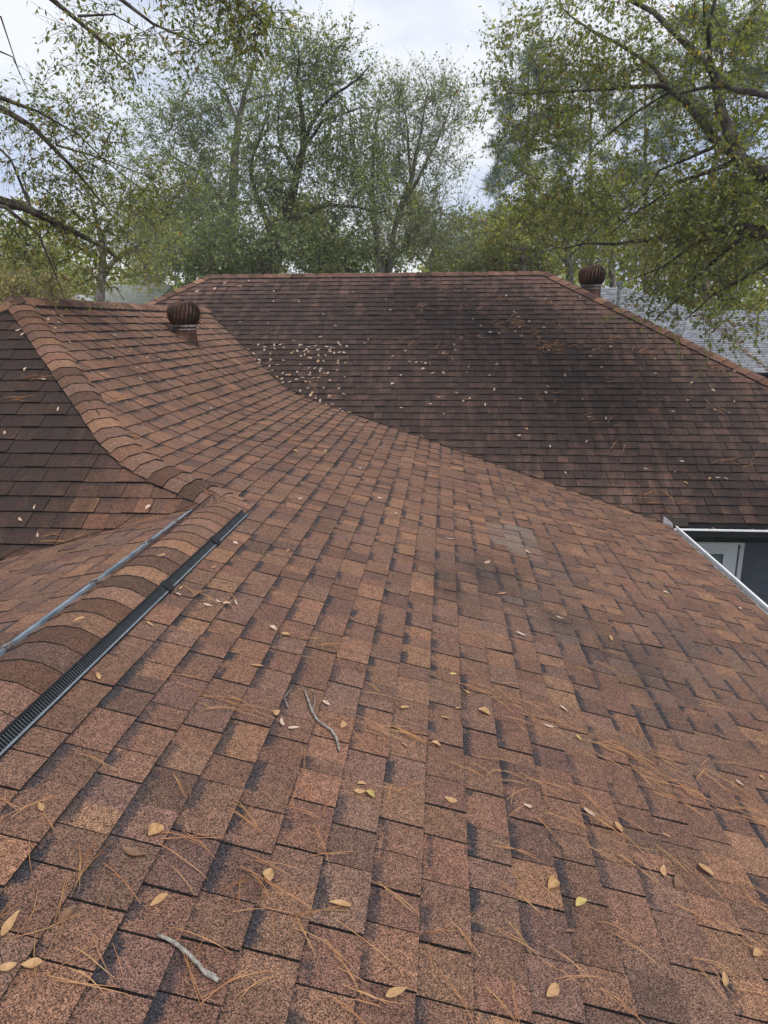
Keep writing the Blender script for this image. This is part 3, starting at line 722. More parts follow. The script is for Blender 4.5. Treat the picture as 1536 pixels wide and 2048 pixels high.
lh = tag(empty('neighbour_house', (-17, 32, -CZ)), 'pale house with a white-trimmed gable far behind the ridge on the left', 'house')
MAT['nb_pale'] = plain('pale_green_grey_roof', (0.26, 0.27, 0.22), 0.9, scale=6)
a, b = at(212, 570, 30), at(345, 569, 30); a[2] = b[2]
a2, b2_ = a + np.array([0, -5, -2.0]), b + np.array([0, -5, -2.0])
mesh_obj('roof_slope', [tuple(p) for p in (a, b, b2_, a2)] + [tuple(p - np.array([0, 0, 0.15])) for p in (a, b, b2_, a2)], [[0,1,2,3],[7,6,5,4],[0,4,5,1],[1,5,6,2],[2,6,7,3],[3,7,4,0]], MAT['nb_pale'], lh)
ga, gc, gb_ = at(112, 612, 27), at(158, 589, 27), at(186, 601, 27)
for p, q in ((ga, gc), (gc, gb_)):
    mesh_obj('rake_trim', *prism([(-0.05, -0.22), (0.05, -0.22), (0.05, 0.0), (-0.05, 0.0)], p, q, (0, 1, 0), (0, 0, 1)), MAT['white'], lh)
for p, q in ((ga, gc), (gc, gb_)):
    pl = [p, q, q + np.array([0, 6, 0]), p + np.array([0, 6, 0])]
    mesh_obj('roof_slope', [tuple(v + np.array([0, 0.06, 0.0])) for v in pl] + [tuple(v + np.array([0, 0.06, -0.12])) for v in pl], [[0,1,2,3],[7,6,5,4],[0,4,5,1],[1,5,6,2],[2,6,7,3],[3,7,4,0]], MAT['nb_pale'], lh)
mesh_obj('wall', *box((ga[0] + 0.3, 27.3, -CZ), (b[0] - 0.4, 32, a[2] - 2.2)), MAT['siding'], lh)

HAZE = 0.0012
# ------------------------------------------------------------------ trees
def leaf_mat(name, trans=0.5, rough=0.45, spec=0.42):
    m, t, b = newmat(name)
    a = nd(t, 'ShaderNodeAttribute', attribute_name='tint')
    t.links.new(a.outputs['Color'], b.inputs['Base Color']); b.inputs['Roughness'].default_value = rough; b.inputs['Specular IOR Level'].default_value = spec
    tr = nd(t, 'ShaderNodeBsdfTranslucent'); c = mix(t, 1.0, a.outputs['Color'], (1.45, 1.5, 0.55), 'MULTIPLY'); t.links.new(c, tr.inputs['Color'])
    ms = nd(t, 'ShaderNodeMixShader'); ms.inputs[0].default_value = trans
    t.links.new(b.outputs[0], ms.inputs[1]); t.links.new(tr.outputs[0], ms.inputs[2]); t.links.new(ms.outputs[0], t.nodes['Material Output'].inputs['Surface'])
    return m
MAT['leaf'] = leaf_mat('tree_leaf'); MAT['needle_green'] = leaf_mat('pine_foliage', 0.15, 0.55)
MAT['bark_dark'] = two_tone('dark_oak_bark', (0.038, 0.031, 0.024), (0.135, 0.115, 0.092), 7, 0.9, stretch=(1, 1, 0.5))
MAT['bark_mid'] = two_tone('grey_brown_bark', (0.085, 0.075, 0.062), (0.25, 0.22, 0.185), 7, 0.9, stretch=(1, 1, 0.4))
MAT['bark_pale'] = two_tone('pale_pine_bark', (0.12, 0.085, 0.065), (0.36, 0.29, 0.24), 6, 0.9, stretch=(1, 1, 0.45))

def tubes_batch(P, R, k):
    """P (N,M,3), R (N,M) -> verts, quads"""
    N, Mp, _ = P.shape
    T = np.empty_like(P); T[:, 1:-1] = P[:, 2:] - P[:, :-2]; T[:, 0] = P[:, 1] - P[:, 0]; T[:, -1] = P[:, -1] - P[:, -2]
    T /= np.linalg.norm(T, axis=2, keepdims=True) + 1e-9
    ref = np.where(np.abs(T[:, :1, 2:3]) > 0.8, np.array([[[1.0, 0.1, 0]]]), np.array([[[0.1, 0.2, 1.0]]]))
    A = np.cross(T, np.broadcast_to(ref, T.shape)); A /= np.linalg.norm(A, axis=2, keepdims=True) + 1e-9; B = np.cross(T, A)
    w = np.arange(k) * 2 * np.pi / k
    V = P[:, :, None] + R[:, :, None, None] * (A[:, :, None] * np.cos(w)[None, None, :, None] + B[:, :, None] * np.sin(w)[None, None, :, None])
    i = np.arange(Mp - 1)[:, None] * k; j = np.arange(k)[None]
    q = np.stack([i + j, i + (j + 1) % k, i + k + (j + 1) % k, i + k + j], -1).reshape(-1, 4)
    F = (np.arange(N)[:, None, None] * Mp * k + q[None]).reshape(-1, 4)
    return V.reshape(-1, 3), F
def big_mesh(name, V, F, mat, parent, tint=None, smooth=False):
    """fast path for many quads"""
    V = np.asarray(V, np.float32) - LOC[parent.name].astype(np.float32) if parent is not None else np.asarray(V, np.float32)
    me = bpy.data.meshes.new(name); n = len(F)
    me.vertices.add(len(V)); me.vertices.foreach_set('co', V.ravel())
    me.loops.add(n * 4); me.loops.foreach_set('vertex_index', np.asarray(F, np.int32).ravel())
    me.polygons.add(n); me.polygons.foreach_set('loop_start', np.arange(n, dtype=np.int32) * 4)
    if smooth: me.polygons.foreach_set('use_smooth', np.ones(n, bool))
    if tint is not None:
        a = me.attributes.new('tint', 'FLOAT_COLOR', 'POINT'); a.data.foreach_set('color', np.asarray(tint, np.float32).ravel())
    me.materials.append(mat); me.update(calc_edges=True)
    return register(bpy.data.objects.new(name, me), parent, LOC[parent.name] if parent is not None else np.zeros(3))
def unit_rows(A): return A / (np.linalg.norm(A, axis=-1, keepdims=True) + 1e-9)
def leaves(P, D, size, width, pal, rnd, fold=0.18, shade=None):
    N = len(P); L_ = size * rnd.uniform(0.65, 1.3, N)[:, None]
    nrm_ = unit_rows(rnd.normal(0, 1, (N, 3)) + np.array([0, 0, 0.9])); D = unit_rows(D)
    S_ = unit_rows(np.cross(D, nrm_)); U = np.cross(S_, D)
    w = L_ * width * rnd.uniform(0.8, 1.2, N)[:, None]
    V = np.stack([P, P + D * L_ * 0.45 + S_ * w + U * w * fold * 2, P + D * L_, P + D * L_ * 0.45 - S_ * w + U * w * fold * 2], 1).reshape(-1, 3)
    F = np.arange(N * 4).reshape(-1, 4)
    cols = np.array([c for c, _ in pal]); pw = np.array([p for _, p in pal]); pw = pw / pw.sum()
    C = cols[rnd.choice(len(cols), N, p=pw)] * rnd.uniform(0.75, 1.3, (N, 1))
    if shade is not None: C = C * shade[:, None]
    C = np.repeat(np.concatenate([C, np.ones((N, 1))], 1), 4, axis=0)
    return V, F, C
def dense(poly, step):
    """resample (points, radii) with a smooth curve"""
    P = np.array([p for p, r in poly]); R = np.array([r for p, r in poly])
    d = np.concatenate([[0], np.cumsum(np.linalg.norm(np.diff(P, axis=0), axis=1))]); n = max(3, int(d[-1] / step) + 1)
    q = np.linspace(0, d[-1], n * 3)
    A = np.stack([np.interp(q, d, P[:, i]) for i in range(3)], 1)
    for _ in range(max(2, n // 2)):
        A[1:-1] = (A[:-2] + 2 * A[1:-1] + A[2:]) / 4
    idx = np.linspace(0, len(q) - 1, n).round().astype(int)
    return A[idx], np.interp(q[idx], d, R)
def grow_tree(name, label, base, limbs, blobs, pal, seed, bark='bark_dark', leaf=0.08, width=0.24, ntw=6, nlv=10, twig=0.6, tipdrop=0.0, rtip=0.004, leafmat='leaf', shell=0.4, group=None, cat='tree', droop=0.0, wob=0.12, rb=0.011, crown='leaves', upbias=0.12, lift=0.0, nvar=0.25):
    """limbs: polylines of (point, radius), first one is the trunk; blobs: (centre, radii, n) fill the crown;
    every attractor point of a blob grows a branch from the nearest wood, with twigs and leaves on it"""
    rnd = np.random.RandomState(seed)
    root = tag(empty(name, base), label, cat, group)
    NP, ND, NR = [], [], []
    tV, tF, nb = [], [], 0
    for li, lb in enumerate(limbs):
        A, R = dense(lb, 0.35)
        A[1:-1] += rnd.normal(0, 0.02, A[1:-1].shape)
        k = 10 if R.max() > 0.08 else 7
        v, f = tubes_batch(A[None], R[None], k)
        if li == 0: big_mesh('trunk', v, f, MAT[bark], root, smooth=True)
        else: big_mesh('limb', v, f, MAT[bark], root, smooth=True)
        D = np.gradient(A, axis=0); D = unit_rows(D)
        s0 = 0 if li else int(len(A) * 0.25)
        NP += list(A[s0:]); ND += list(D[s0:]); NR += list(R[s0:])
    NP, ND, NR = np.array(NP), np.array(ND), np.array(NR)
    T = []
    for c, r, n in blobs:
        u = unit_rows(rnd.normal(0, 1, (n, 3))); rad = rnd.uniform(0, 1, (n, 1)) ** shell
        T.append(np.asarray(c) + u * rad * np.asarray(r))
    T = np.concatenate(T)
    d0 = np.array([np.min(np.sum((NP - t) ** 2, 1)) for t in T]); T = T[np.argsort(d0)]
    BP, BR = [], []
    cap_n = len(NP) + len(T) * 5; AP = np.zeros((cap_n, 3)); AD = np.zeros((cap_n, 3)); AR = np.zeros(cap_n); m = len(NP)
    AP[:m], AD[:m], AR[:m] = NP, ND, NR
    u6 = np.linspace(0, 1, 6)[:, None]
    for t in T:
        dv = t - AP[:m]; ds = np.sqrt((dv ** 2).sum(1)) + 1e-6
        cosang = (dv * AD[:m]).sum(1) / ds
        cost = ds * (1.35 - 0.35 * cosang) + np.where(dv[:, 2] < 0, -dv[:, 2] * 0.15, 0)
        i = int(np.argmin(cost)); p, d, r = AP[i], AD[i], AR[i]; L_ = ds[i]
        ctrl = p + d * L_ * 0.4 + np.array([0, 0, upbias * L_]) + rnd.normal(0, wob * L_, 3)
        end = t + np.array([0, 0, -droop * L_])
        c = (1 - u6) ** 2 * p + 2 * u6 * (1 - u6) * ctrl + u6 ** 2 * end
        c[1:-1] += rnd.normal(0, 0.025 * L_, (4, 3))
        r0 = min(r * 0.75, rb * L_ + rtip * 1.5); rr = r0 + (rtip - r0) * u6[:, 0]
        BP.append(c); BR.append(rr)
        dd = unit_rows(np.gradient(c, axis=0)); AP[m:m+5], AD[m:m+5], AR[m:m+5] = c[1:], dd[1:], rr[1:]; m += 5
    BP, BR = np.array(BP), np.array(BR)
    # twigs
    nB = len(BP); tw_n = nB * ntw
    bi = np.repeat(np.arange(nB), ntw); q = rnd.uniform(0.25, 1.0, tw_n) ** 0.7 * 4.999
    a = q.astype(int); fq = (q - a)[:, None]
    p0 = BP[bi, a] * (1 - fq) + BP[bi, a + 1] * fq; td = unit_rows(BP[bi, a + 1] - BP[bi, a])
    td = unit_rows(td * 0.9 + rnd.normal(0, 0.55, (tw_n, 3)) + np.array([0, 0, lift]))
    ln_ = twig * rnd.uniform(0.45, 1.15, tw_n)[:, None]
    bend = rnd.normal(0, 0.12, (tw_n, 3)) + np.array([0, 0, -tipdrop])
    TP = np.stack([p0, p0 + td * ln_ * 0.5 + bend * ln_ * 0.3, p0 + td * ln_ + bend * ln_], 1)
    TR = np.stack([np.full(tw_n, rtip * 0.75), np.full(tw_n, rtip * 0.55), np.full(tw_n, rtip * 0.3)], 1)
    v1, f1 = tubes_batch(BP, BR, 4); v2, f2 = tubes_batch(TP, TR, 3)
    tag(big_mesh('branches', np.concatenate([v1, v2]), np.concatenate([f1, f2 + len(v1)]), MAT[bark], root, smooth=True), kind='stuff')
    # leaves
    keep = rnd.uniform(0, 1, tw_n) < 0.94
    li = np.repeat(np.arange(tw_n)[keep], nlv); N = len(li); g = rnd.uniform(0.12, 1.05, N)[:, None]
    P = TP[li, 0] * (1 - g) + TP[li, 2] * g + rnd.normal(0, leaf * 0.25, (N, 3))
    D = unit_rows(TP[li, 2] - TP[li, 0]) * 0.6 + rnd.normal(0, 0.7, (N, 3)) + np.array([0, 0, -0.15])
    clump = rnd.uniform(1 - nvar, 1 + nvar, nB)[bi][li]
    if leafmat == 'needle_green':
        tips = TP[:, 2]; k = nlv * 2; N = tw_n * k; li = np.repeat(np.arange(tw_n), k)
        P = TP[li, 0] * 0.35 + TP[li, 2] * 0.65 + (TP[li, 2] - TP[li, 0]) * rnd.uniform(-0.3, 0.35, (N, 1)); D = rnd.normal(0, 1, (N, 3)) + unit_rows(TP[li, 2] - TP[li, 0]) * 0.8
        clump = rnd.uniform(0.75, 1.25, tw_n)[li]
    v, f, c = leaves(P, D, leaf, width, pal, rnd, shade=clump)
    tag(big_mesh(crown, v, f, MAT[leafmat], root, tint=c), kind='stuff')
    return root
def pl(*pts):
    """polyline from (x, y, distance, radius) in photo pixels"""
    return [(at(x, y, Y), r) for x, y, Y, r in pts]
def bl(x, y, Y, rx, ry, n, rd=None):
    k = Y / FPX; rd = rd if rd is not None else 0.5 * (rx + ry) * k
    return (at(x, y, Y), (rx * k, rd, ry * k), n)
def foot(x, Y, r, top):
    """trunk from the ground up to the first limb point"""
    p = at(x, 900, Y); return [(np.array([p[0], Y, -CZ - 0.2]), r * 1.35), (np.array([p[0], Y, -CZ + 0.5]), r * 1.05)] + top

OAK = [((0.190, 0.215, 0.064), 4), ((0.245, 0.265, 0.084), 3), ((0.148, 0.178, 0.062), 3), ((0.29, 0.31, 0.145), 1.8), ((0.31, 0.235, 0.070), 0.8), ((0.25, 0.125, 0.05), 0.3)]
WATER = [((0.176, 0.221, 0.117), 4), ((0.233, 0.278, 0.151), 3), ((0.130, 0.173, 0.097), 3), ((0.304, 0.335, 0.191), 1.6), ((0.283, 0.270, 0.089), 0.4)]
YELLOW = [((0.283, 0.320, 0.092), 3), ((0.354, 0.356, 0.102), 3), ((0.226, 0.263, 0.085), 2), ((0.360, 0.300, 0.102), 1.2), ((0.311, 0.186, 0.071), 0.5)]
DARKER = [((0.169, 0.221, 0.077), 3), ((0.219, 0.270, 0.096), 3), ((0.283, 0.300, 0.102), 1.5), ((0.255, 0.214, 0.077), 0.5)]
BROWN = [((0.354, 0.257, 0.140), 3), ((0.255, 0.214, 0.115), 2), ((0.311, 0.300, 0.115), 1.5)]
PINE = [((0.121, 0.178, 0.100), 3), ((0.162, 0.221, 0.117), 2), ((0.088, 0.136, 0.081), 2)]

# --- big oak right of the house: limbs reach left over the dark slope
tb_ = np.array([6.2, 6.6, -CZ])
top = at(1640, 520, 8.0)
grow_tree('oak_tree', 'large spreading oak whose thick limbs reach in from the right over the roof', tb_,
  [[(tb_ + [0, 0, -0.2], 0.36), (tb_ + [0, 0, 0.5], 0.30), (tb_ + [-0.1, 0.2, 3.2], 0.26), (top, 0.17)] + pl((1580, 372, 8.5, .0861), (1520, 352, 8.8, .0820), (1478, 318, 9.0, .0754)),
   pl((1478, 318, 9.0, .0863), (1450, 250, 9.2, .0608), (1432, 170, 9.4, .0512), (1395, 115, 9.5, .0448), (1340, 60, 9.7, .0352), (1285, 12, 9.9, .0288), (1220, -30, 10, .0192)),
   pl((1422, 145, 9.4, .0320), (1420, 90, 9.3, .0288), (1410, 50, 9.2, .0224), (1425, 5, 9.1, .0192), (1440, -40, 9, .0160)),
   pl((1410, 50, 9.2, .0192), (1400, 0, 9.2, .0128), (1390, -40, 9.2, .0096)),
   pl((1470, 310, 9.1, .0544), (1395, 222, 9.6, .0448), (1345, 178, 9.9, .0352), (1300, 168, 10.1, .0269), (1220, 174, 10.4, .0211), (1150, 184, 10.7, .0153), (1085, 178, 11, .0103), (1020, 186, 11.2, .0051)),
   pl((1330, 170, 10.0, .0320), (1312, 132, 10.2, .0288), (1260, 95, 10.5, .0230), (1200, 70, 10.8, .0192), (1150, 40, 11, .0141), (1110, 0, 11.2, .0096)),
   pl((1345, 180, 9.9, .0192), (1290, 205, 10.0, .0153), (1230, 260, 10.3, .0115), (1180, 300, 10.6, .0077), (1150, 350, 10.8, .0045)),
   pl((1440, 288, 9.3, .0256), (1390, 310, 9.5, .0192), (1320, 345, 9.9, .0128), (1270, 400, 10.2, .0077), (1235, 430, 10.4, .0045)),
   pl((1660, 250, 8.2, .0369), (1560, 196, 8.4, .0361), (1500, 180, 8.6, .0352), (1450, 168, 9.0, .0256), (1400, 176, 9.4, .0179), (1352, 190, 9.7, .0089)),
   pl((1640, 520, 8.0, .1023), (1590, 470, 8.3, .0895), (1530, 458, 8.7, .0768), (1455, 452, 9.2, .0544), (1385, 486, 9.7, .0448), (1330, 478, 10, .0352), (1270, 484, 10.3, .0224), (1180, 496, 10.8, .0141), (1090, 490, 11.3, .0064)),
   pl((1500, 462, 8.9, .0320), (1440, 505, 9.2, .0269), (1410, 545, 9.4, .0230), (1360, 590, 9.6, .0166), (1310, 640, 9.9, .0077)),
   pl((1390, 488, 9.7, .0192), (1340, 530, 9.8, .0141), (1300, 548, 9.9, .0096), (1255, 562, 10.1, .0051)),
   pl((1590, 470, 8.3, .0384), (1540, 520, 8.6, .0256), (1480, 560, 9.0, .0179), (1420, 590, 9.3, .0128), (1370, 640, 9.5, .0064)),
   pl((1480, 318, 9.0, .0320), (1430, 340, 9.2, .0256), (1370, 350, 9.4, .0192), (1290, 405, 9.8, .0128), (1220, 470, 10.2, .0064))],
  [bl(1130, 60, 10.8, 160, 90, 62), bl(1300, 60, 10, 170, 110, 58), bl(1470, 90, 9.2, 110, 130, 60), bl(1060, 180, 11, 100, 110, 70), bl(1200, 190, 10.4, 130, 90, 48), bl(1380, 250, 9.9, 120, 90, 36), bl(1110, 320, 10.8, 120, 100, 40), bl(1270, 370, 10.2, 150, 90, 46), bl(1510, 360, 8.7, 50, 50, 26), bl(1450, 390, 9.2, 120, 80, 70), bl(1130, 425, 10.8, 150, 55, 60), bl(1360, 470, 9.9, 130, 80, 70), bl(1470, 520, 9.0, 110, 90, 60), bl(1330, 600, 9.9, 90, 50, 20), bl(1450, 635, 9.5, 100, 35, 18), bl(1560, 260, 8.6, 120, 240, 60)],
  OAK, 21, leaf=0.058, width=0.26, ntw=6, nlv=6, twig=0.5, tipdrop=0.12, rtip=0.0032, rb=0.009)

# --- tree left of the house: sparse dark twigs hang in from the left edge
tb_ = np.array([-9.6, 5.6, -CZ])
topL = at(-420, 420, 6.2)
grow_tree('oak_tree', 'sparse dark-twigged oak overhanging from the left edge above the near hip', tb_,
  [[(tb_ + [0, 0, -0.2], 0.34), (tb_ + [0, 0, 0.5], 0.28), (tb_ + [0.2, 0, 3.0], 0.24), (topL, 0.18)] + pl((-330, 260, 6.3, .1092), (-250, 60, 6.4, .0858), (-150, -160, 6.4, .0624), (20, -260, 6.3, .0468)),
   pl((-400, 400, 6.2, .0936), (-180, 380, 6.4, .0663), (0, 395, 6.6, .0484), (60, 412, 6.8, .0351), (120, 452, 7.0, .0265), (165, 480, 7.2, .0172), (205, 500, 7.3, .0109), (270, 545, 7.5, .0047)),
   pl((-330, 260, 6.3, .0702), (-150, 180, 6.4, .0390), (0, 195, 6.6, .0281), (60, 245, 6.7, .0250), (120, 298, 6.8, .0203), (160, 350, 7.0, .0140), (205, 405, 7.2, .0086), (245, 460, 7.4, .0039)),
   pl((0, 195, 6.6, .0203), (45, 210, 6.7, .0172), (75, 224, 6.8, .0133), (125, 245, 7.0, .0101), (190, 300, 7.2, .0070), (250, 360, 7.5, .0047), (330, 430, 7.8, .0023)),
   pl((112, 290, 6.8, .0109), (165, 288, 7.0, .0094), (215, 320, 7.2, .0070), (280, 350, 7.5, .0047), (370, 390, 7.8, .0023)),
   pl((-180, 380, 6.4, .0351), (0, 405, 6.5, .0172), (45, 430, 6.6, .0133), (80, 480, 6.8, .0101), (100, 505, 6.9, .0078), (110, 560, 7.0, .0047), (130, 600, 7.2, .0023)),
   pl((60, 412, 6.8, .0140), (40, 360, 6.8, .0109), (0, 300, 6.7, .0094), (-60, 240, 6.5, .0125)),
   pl((60, 412, 6.8, .0125), (30, 330, 6.7, .0078), (100, 390, 6.9, .0062), (165, 440, 7.2, .0031)),
   pl((-250, 60, 6.4, .0546), (-60, -60, 6.2, .0312), (95, 0, 6.0, .0203), (155, 32, 6.0, .0172), (180, 62, 6.1, .0140), (210, 95, 6.2, .0086), (260, 130, 6.4, .0039)),
   pl((155, 32, 6.0, .0109), (185, 22, 6.0, .0086), (240, 40, 6.2, .0055), (300, 70, 6.4, .0023)),
   pl((20, -260, 6.3, .0390), (150, -120, 6.0, .0234), (250, 0, 5.8, .0156), (300, 40, 5.8, .0117), (330, 65, 5.9, .0078), (400, 90, 6.0, .0039)),
   pl((150, -120, 6.0, .0234), (330, -80, 5.7, .0156), (450, -20, 5.6, .0109), (520, 40, 5.7, .0055)),
   pl((-250, 60, 6.4, .0234), (-60, 0, 6.3, .0109), (8, 30, 6.3, .0078), (20, 90, 6.4, .0047), (40, 150, 6.5, .0023)),
   pl((-330, 260, 6.3, .0312), (-100, 60, 6.3, .0156), (0, 75, 6.4, .0078), (35, 120, 6.6, .0047), (60, 190, 6.8, .0023))],
  [bl(200, 55, 6.1, 90, 60, 14), bl(240, 105, 6.3, 55, 40, 12), bl(350, 20, 5.9, 110, 70, 24), bl(450, 30, 5.8, 90, 80, 34), bl(520, 60, 5.8, 60, 70, 18), bl(120, 190, 6.9, 130, 55, 24), bl(50, 260, 6.7, 90, 90, 20), bl(190, 230, 7.1, 80, 70, 16), bl(150, 330, 7.0, 120, 70, 40), bl(250, 380, 7.5, 110, 80, 30), bl(320, 400, 7.7, 80, 50, 18), bl(100, 420, 7.0, 110, 60, 34), bl(190, 460, 7.3, 90, 60, 34), bl(40, 500, 6.9, 70, 70, 18), bl(150, 550, 7.2, 90, 50, 18)],
  OAK, 22, leaf=0.047, width=0.21, ntw=7, nlv=4, twig=0.32, tipdrop=0.18, rtip=0.0027, rb=0.008, wob=0.16)

# --- evergreen oak behind the middle of the ridge
b = at(535, 900, 21); b[2] = -CZ
grow_tree('oak_tree', 'dark evergreen oak with a leaning forked trunk behind the middle of the long ridge', b,
  [foot(535, 21, .24, pl((528, 545, 21, .22), (536, 500, 21, .2), (550, 455, 21, .19))) + pl((585, 405, 21, .13), (592, 350, 21, .11), (608, 300, 21, .10), (612, 265, 21, .085), (600, 215, 21, .06), (592, 160, 21, .04), (598, 100, 21, .02)),
   pl((612, 280, 21, .06), (630, 230, 20.8, .055), (662, 198, 20.6, .045), (710, 165, 20.4, .03), (740, 130, 20.3, .015)),
   pl((614, 285, 21, .05), (640, 250, 20.6, .045), (680, 225, 20.3, .03), (740, 215, 20, .015)),
   pl((560, 445, 21, .12), (600, 432, 20.7, .09), (640, 410, 20.3, .06), (700, 412, 20, .035), (760, 425, 19.7, .015)),
   pl((545, 470, 21, .10), (515, 400, 21.2, .07), (500, 340, 21.4, .05), (520, 270, 21.5, .03), (540, 200, 21.5, .015)),
   pl((592, 350, 21, .05), (560, 290, 21.2, .035), (555, 220, 21.3, .02), (575, 150, 21.3, .01))],
  [bl(600, 120, 21, 50, 60, 42), bl(680, 130, 20.7, 60, 60, 46), bl(600, 210, 21, 90, 60, 60), bl(700, 240, 20.4, 80, 70, 55), bl(560, 300, 21.2, 100, 70, 70), bl(670, 330, 20.5, 100, 60, 60), bl(500, 400, 21, 100, 70, 80), bl(620, 410, 20.3, 120, 60, 70), bl(480, 500, 20, 120, 60, 100), bl(640, 500, 20, 130, 55, 90), bl(390, 530, 20, 80, 60, 60), bl(730, 410, 20, 60, 60, 30)],
  WATER, 23, leaf=0.088, width=0.28, ntw=6, nlv=7, twig=0.75, rtip=0.006, lift=0.25)

# --- tall pale oak left of it
b = at(465, 900, 26); b[2] = -CZ
grow_tree('oak_tree', 'tall pale-barked oak rising left of the forked dark trunk', b,
  [foot(462, 26, .22, pl((462, 545, 26, .2), (462, 430, 26, .18))) + pl((470, 340, 26, .15), (472, 260, 26, .12), (483, 210, 26, .09), (495, 170, 26, .06), (508, 120, 26, .03)),
   pl((483, 208, 26, .06), (520, 192, 25.8, .045), (560, 190, 25.6, .025)),
   pl((462, 430, 26, .09), (430, 380, 26, .07), (400, 345, 26, .05), (340, 310, 26, .025)),
   pl((472, 240, 26, .06), (455, 190, 26, .04), (430, 165, 26, .02))],
  [bl(500, 130, 26, 90, 60, 50), bl(430, 170, 26, 90, 60, 50), bl(340, 240, 26, 80, 50, 46), bl(430, 270, 26, 110, 70, 90), bl(350, 340, 26, 110, 80, 100), bl(440, 380, 25.5, 110, 70, 90), bl(330, 450, 25, 100, 70, 80), bl(560, 230, 25.6, 60, 50, 26)],
  WATER, 24, bark='bark_mid', leaf=0.092, width=0.28, ntw=6, nlv=7, twig=0.85, rtip=0.007, lift=0.3)

# --- slender many-stemmed tree right of the middle
b = at(765, 900, 24); b[2] = -CZ
grow_tree('slender_tree', 'slender upright tree with many thin bare-tipped stems right of the middle', b,
  [foot(765, 24, .14, pl((762, 545, 24, .13), (748, 440, 24, .1))) + pl((742, 380, 24, .08), (750, 290, 24, .05), (760, 200, 24, .025)),
   foot(772, 24.2, .13, pl((772, 545, 24.2, .12), (790, 450, 24.2, .09), (822, 360, 24.2, .07), (838, 290, 24.2, .05), (856, 185, 24.2, .02))),
   pl((800, 425, 24.2, .06), (850, 330, 24, .045), (885, 260, 24, .03), (910, 190, 24, .015)),
   pl((822, 360, 24.2, .05), (815, 270, 24.3, .035), (805, 185, 24.3, .015)),
   pl((744, 400, 24, .05), (715, 330, 24, .035), (700, 250, 24, .015)),
   pl((800, 430, 24.2, .04), (850, 425, 24, .03), (905, 430, 23.8, .015))],
  [bl(800, 220, 24.2, 60, 50, 34), bl(860, 210, 24.2, 60, 50, 34), bl(905, 230, 24, 40, 50, 18), bl(770, 300, 24, 70, 60, 46), bl(860, 310, 24, 70, 60, 44), bl(740, 370, 24, 70, 60, 50), bl(840, 400, 23.8, 90, 60, 44), bl(780, 480, 23.5, 90, 60, 60), bl(880, 490, 23.5, 80, 50, 40)],
  WATER, 25, bark='bark_mid', leaf=0.078, width=0.28, ntw=8, nlv=6, twig=1.0, rtip=0.006, lift=0.9, wob=0.06, upbias=0.3)

# --- pines
def pine(name, label, x, Y, r, ytop, ycrown, wpx, seed, n, bark='bark_mid', lean=0):
    p0 = at(x, 900, Y); p0[2] = -CZ; k = Y / FPX
    t_ = at(x + lean, ytop, Y)
    limbs = [[(p0 + [0, 0, -0.2], r * 1.2), (p0 + [0, 0, 1], r)] + [(p0 * (1 - u) + t_ * u, r * (1 - 0.85 * u)) for u in (0.4, 0.6, 0.8, 1.0)]]
    blobs = []; rnd = np.random.RandomState(seed)
    for i in range(n):
        u = i / max(1, n - 1); y_ = ytop + (ycrown - ytop) * u; w = wpx * (0.35 + 0.65 * u ** 0.7); a = rnd.uniform(0, 6.28)
        c = at(x + lean * 0.8 + math.cos(a) * w * 0.75, y_, Y) + np.array([0, math.sin(a) * w * k * 0.75, 0])
        blobs.append((c, (26 * k, 26 * k, 13 * k), 5))
    grow_tree(name, label, p0, limbs, blobs, PINE, seed, bark=bark, leaf=0.30, width=0.035, ntw=5, nlv=9, twig=0.45, rtip=0.012, leafmat='needle_green', crown='needles', lift=0.3, rb=0.018)
pine('pine_tree', 'pine with blue-green needle tufts left of the big oak limbs', 1050, 33, .22, 105, 440, 105, 31, 44, lean=8)
pine('pine_tree', 'second pine partly hidden behind the oak leaves right of the first', 1180, 37, .24, 150, 400, 90, 32, 26)
pine('pine_tree', 'tall pine with a pale flaky trunk behind the right oak limbs', 1392, 25, .21, 20, 260, 120, 33, 26, bark='bark_pale', lean=58)
pine('pine_tree', 'third pine far behind the big oak near the right edge', 1290, 36, .2, 120, 380, 90, 34, 22)

# --- small tree behind the left ridge
b = at(195, 900, 17); b[2] = -CZ
grow_tree('small_tree', 'small bare-limbed tree with a forked trunk behind the left ridge', b,
  [foot(196, 17, .13, pl((198, 610, 17, .115), (206, 545, 17, .09))) + pl((206, 500, 17, .075), (205, 460, 17, .055), (190, 420, 17, .03), (165, 370, 17, .012)),
   pl((206, 550, 17, .075), (225, 520, 17, .06), (252, 505, 16.8, .04), (300, 480, 16.6, .02)),
   pl((205, 470, 17, .035), (225, 440, 17, .025), (250, 400, 17, .01)),
   pl((210, 575, 17, .025), (235, 575, 16.9, .018), (248, 600, 16.9, .01))],
  [bl(190, 420, 17, 80, 50, 22), bl(260, 430, 17, 70, 50, 22), bl(290, 490, 16.6, 70, 50, 26), bl(130, 470, 17, 70, 50, 16), bl(300, 560, 16.5, 60, 30, 14)],
  YELLOW, 26, bark='bark_mid', leaf=0.07, width=0.28, ntw=6, nlv=5, twig=0.5, rtip=0.005)

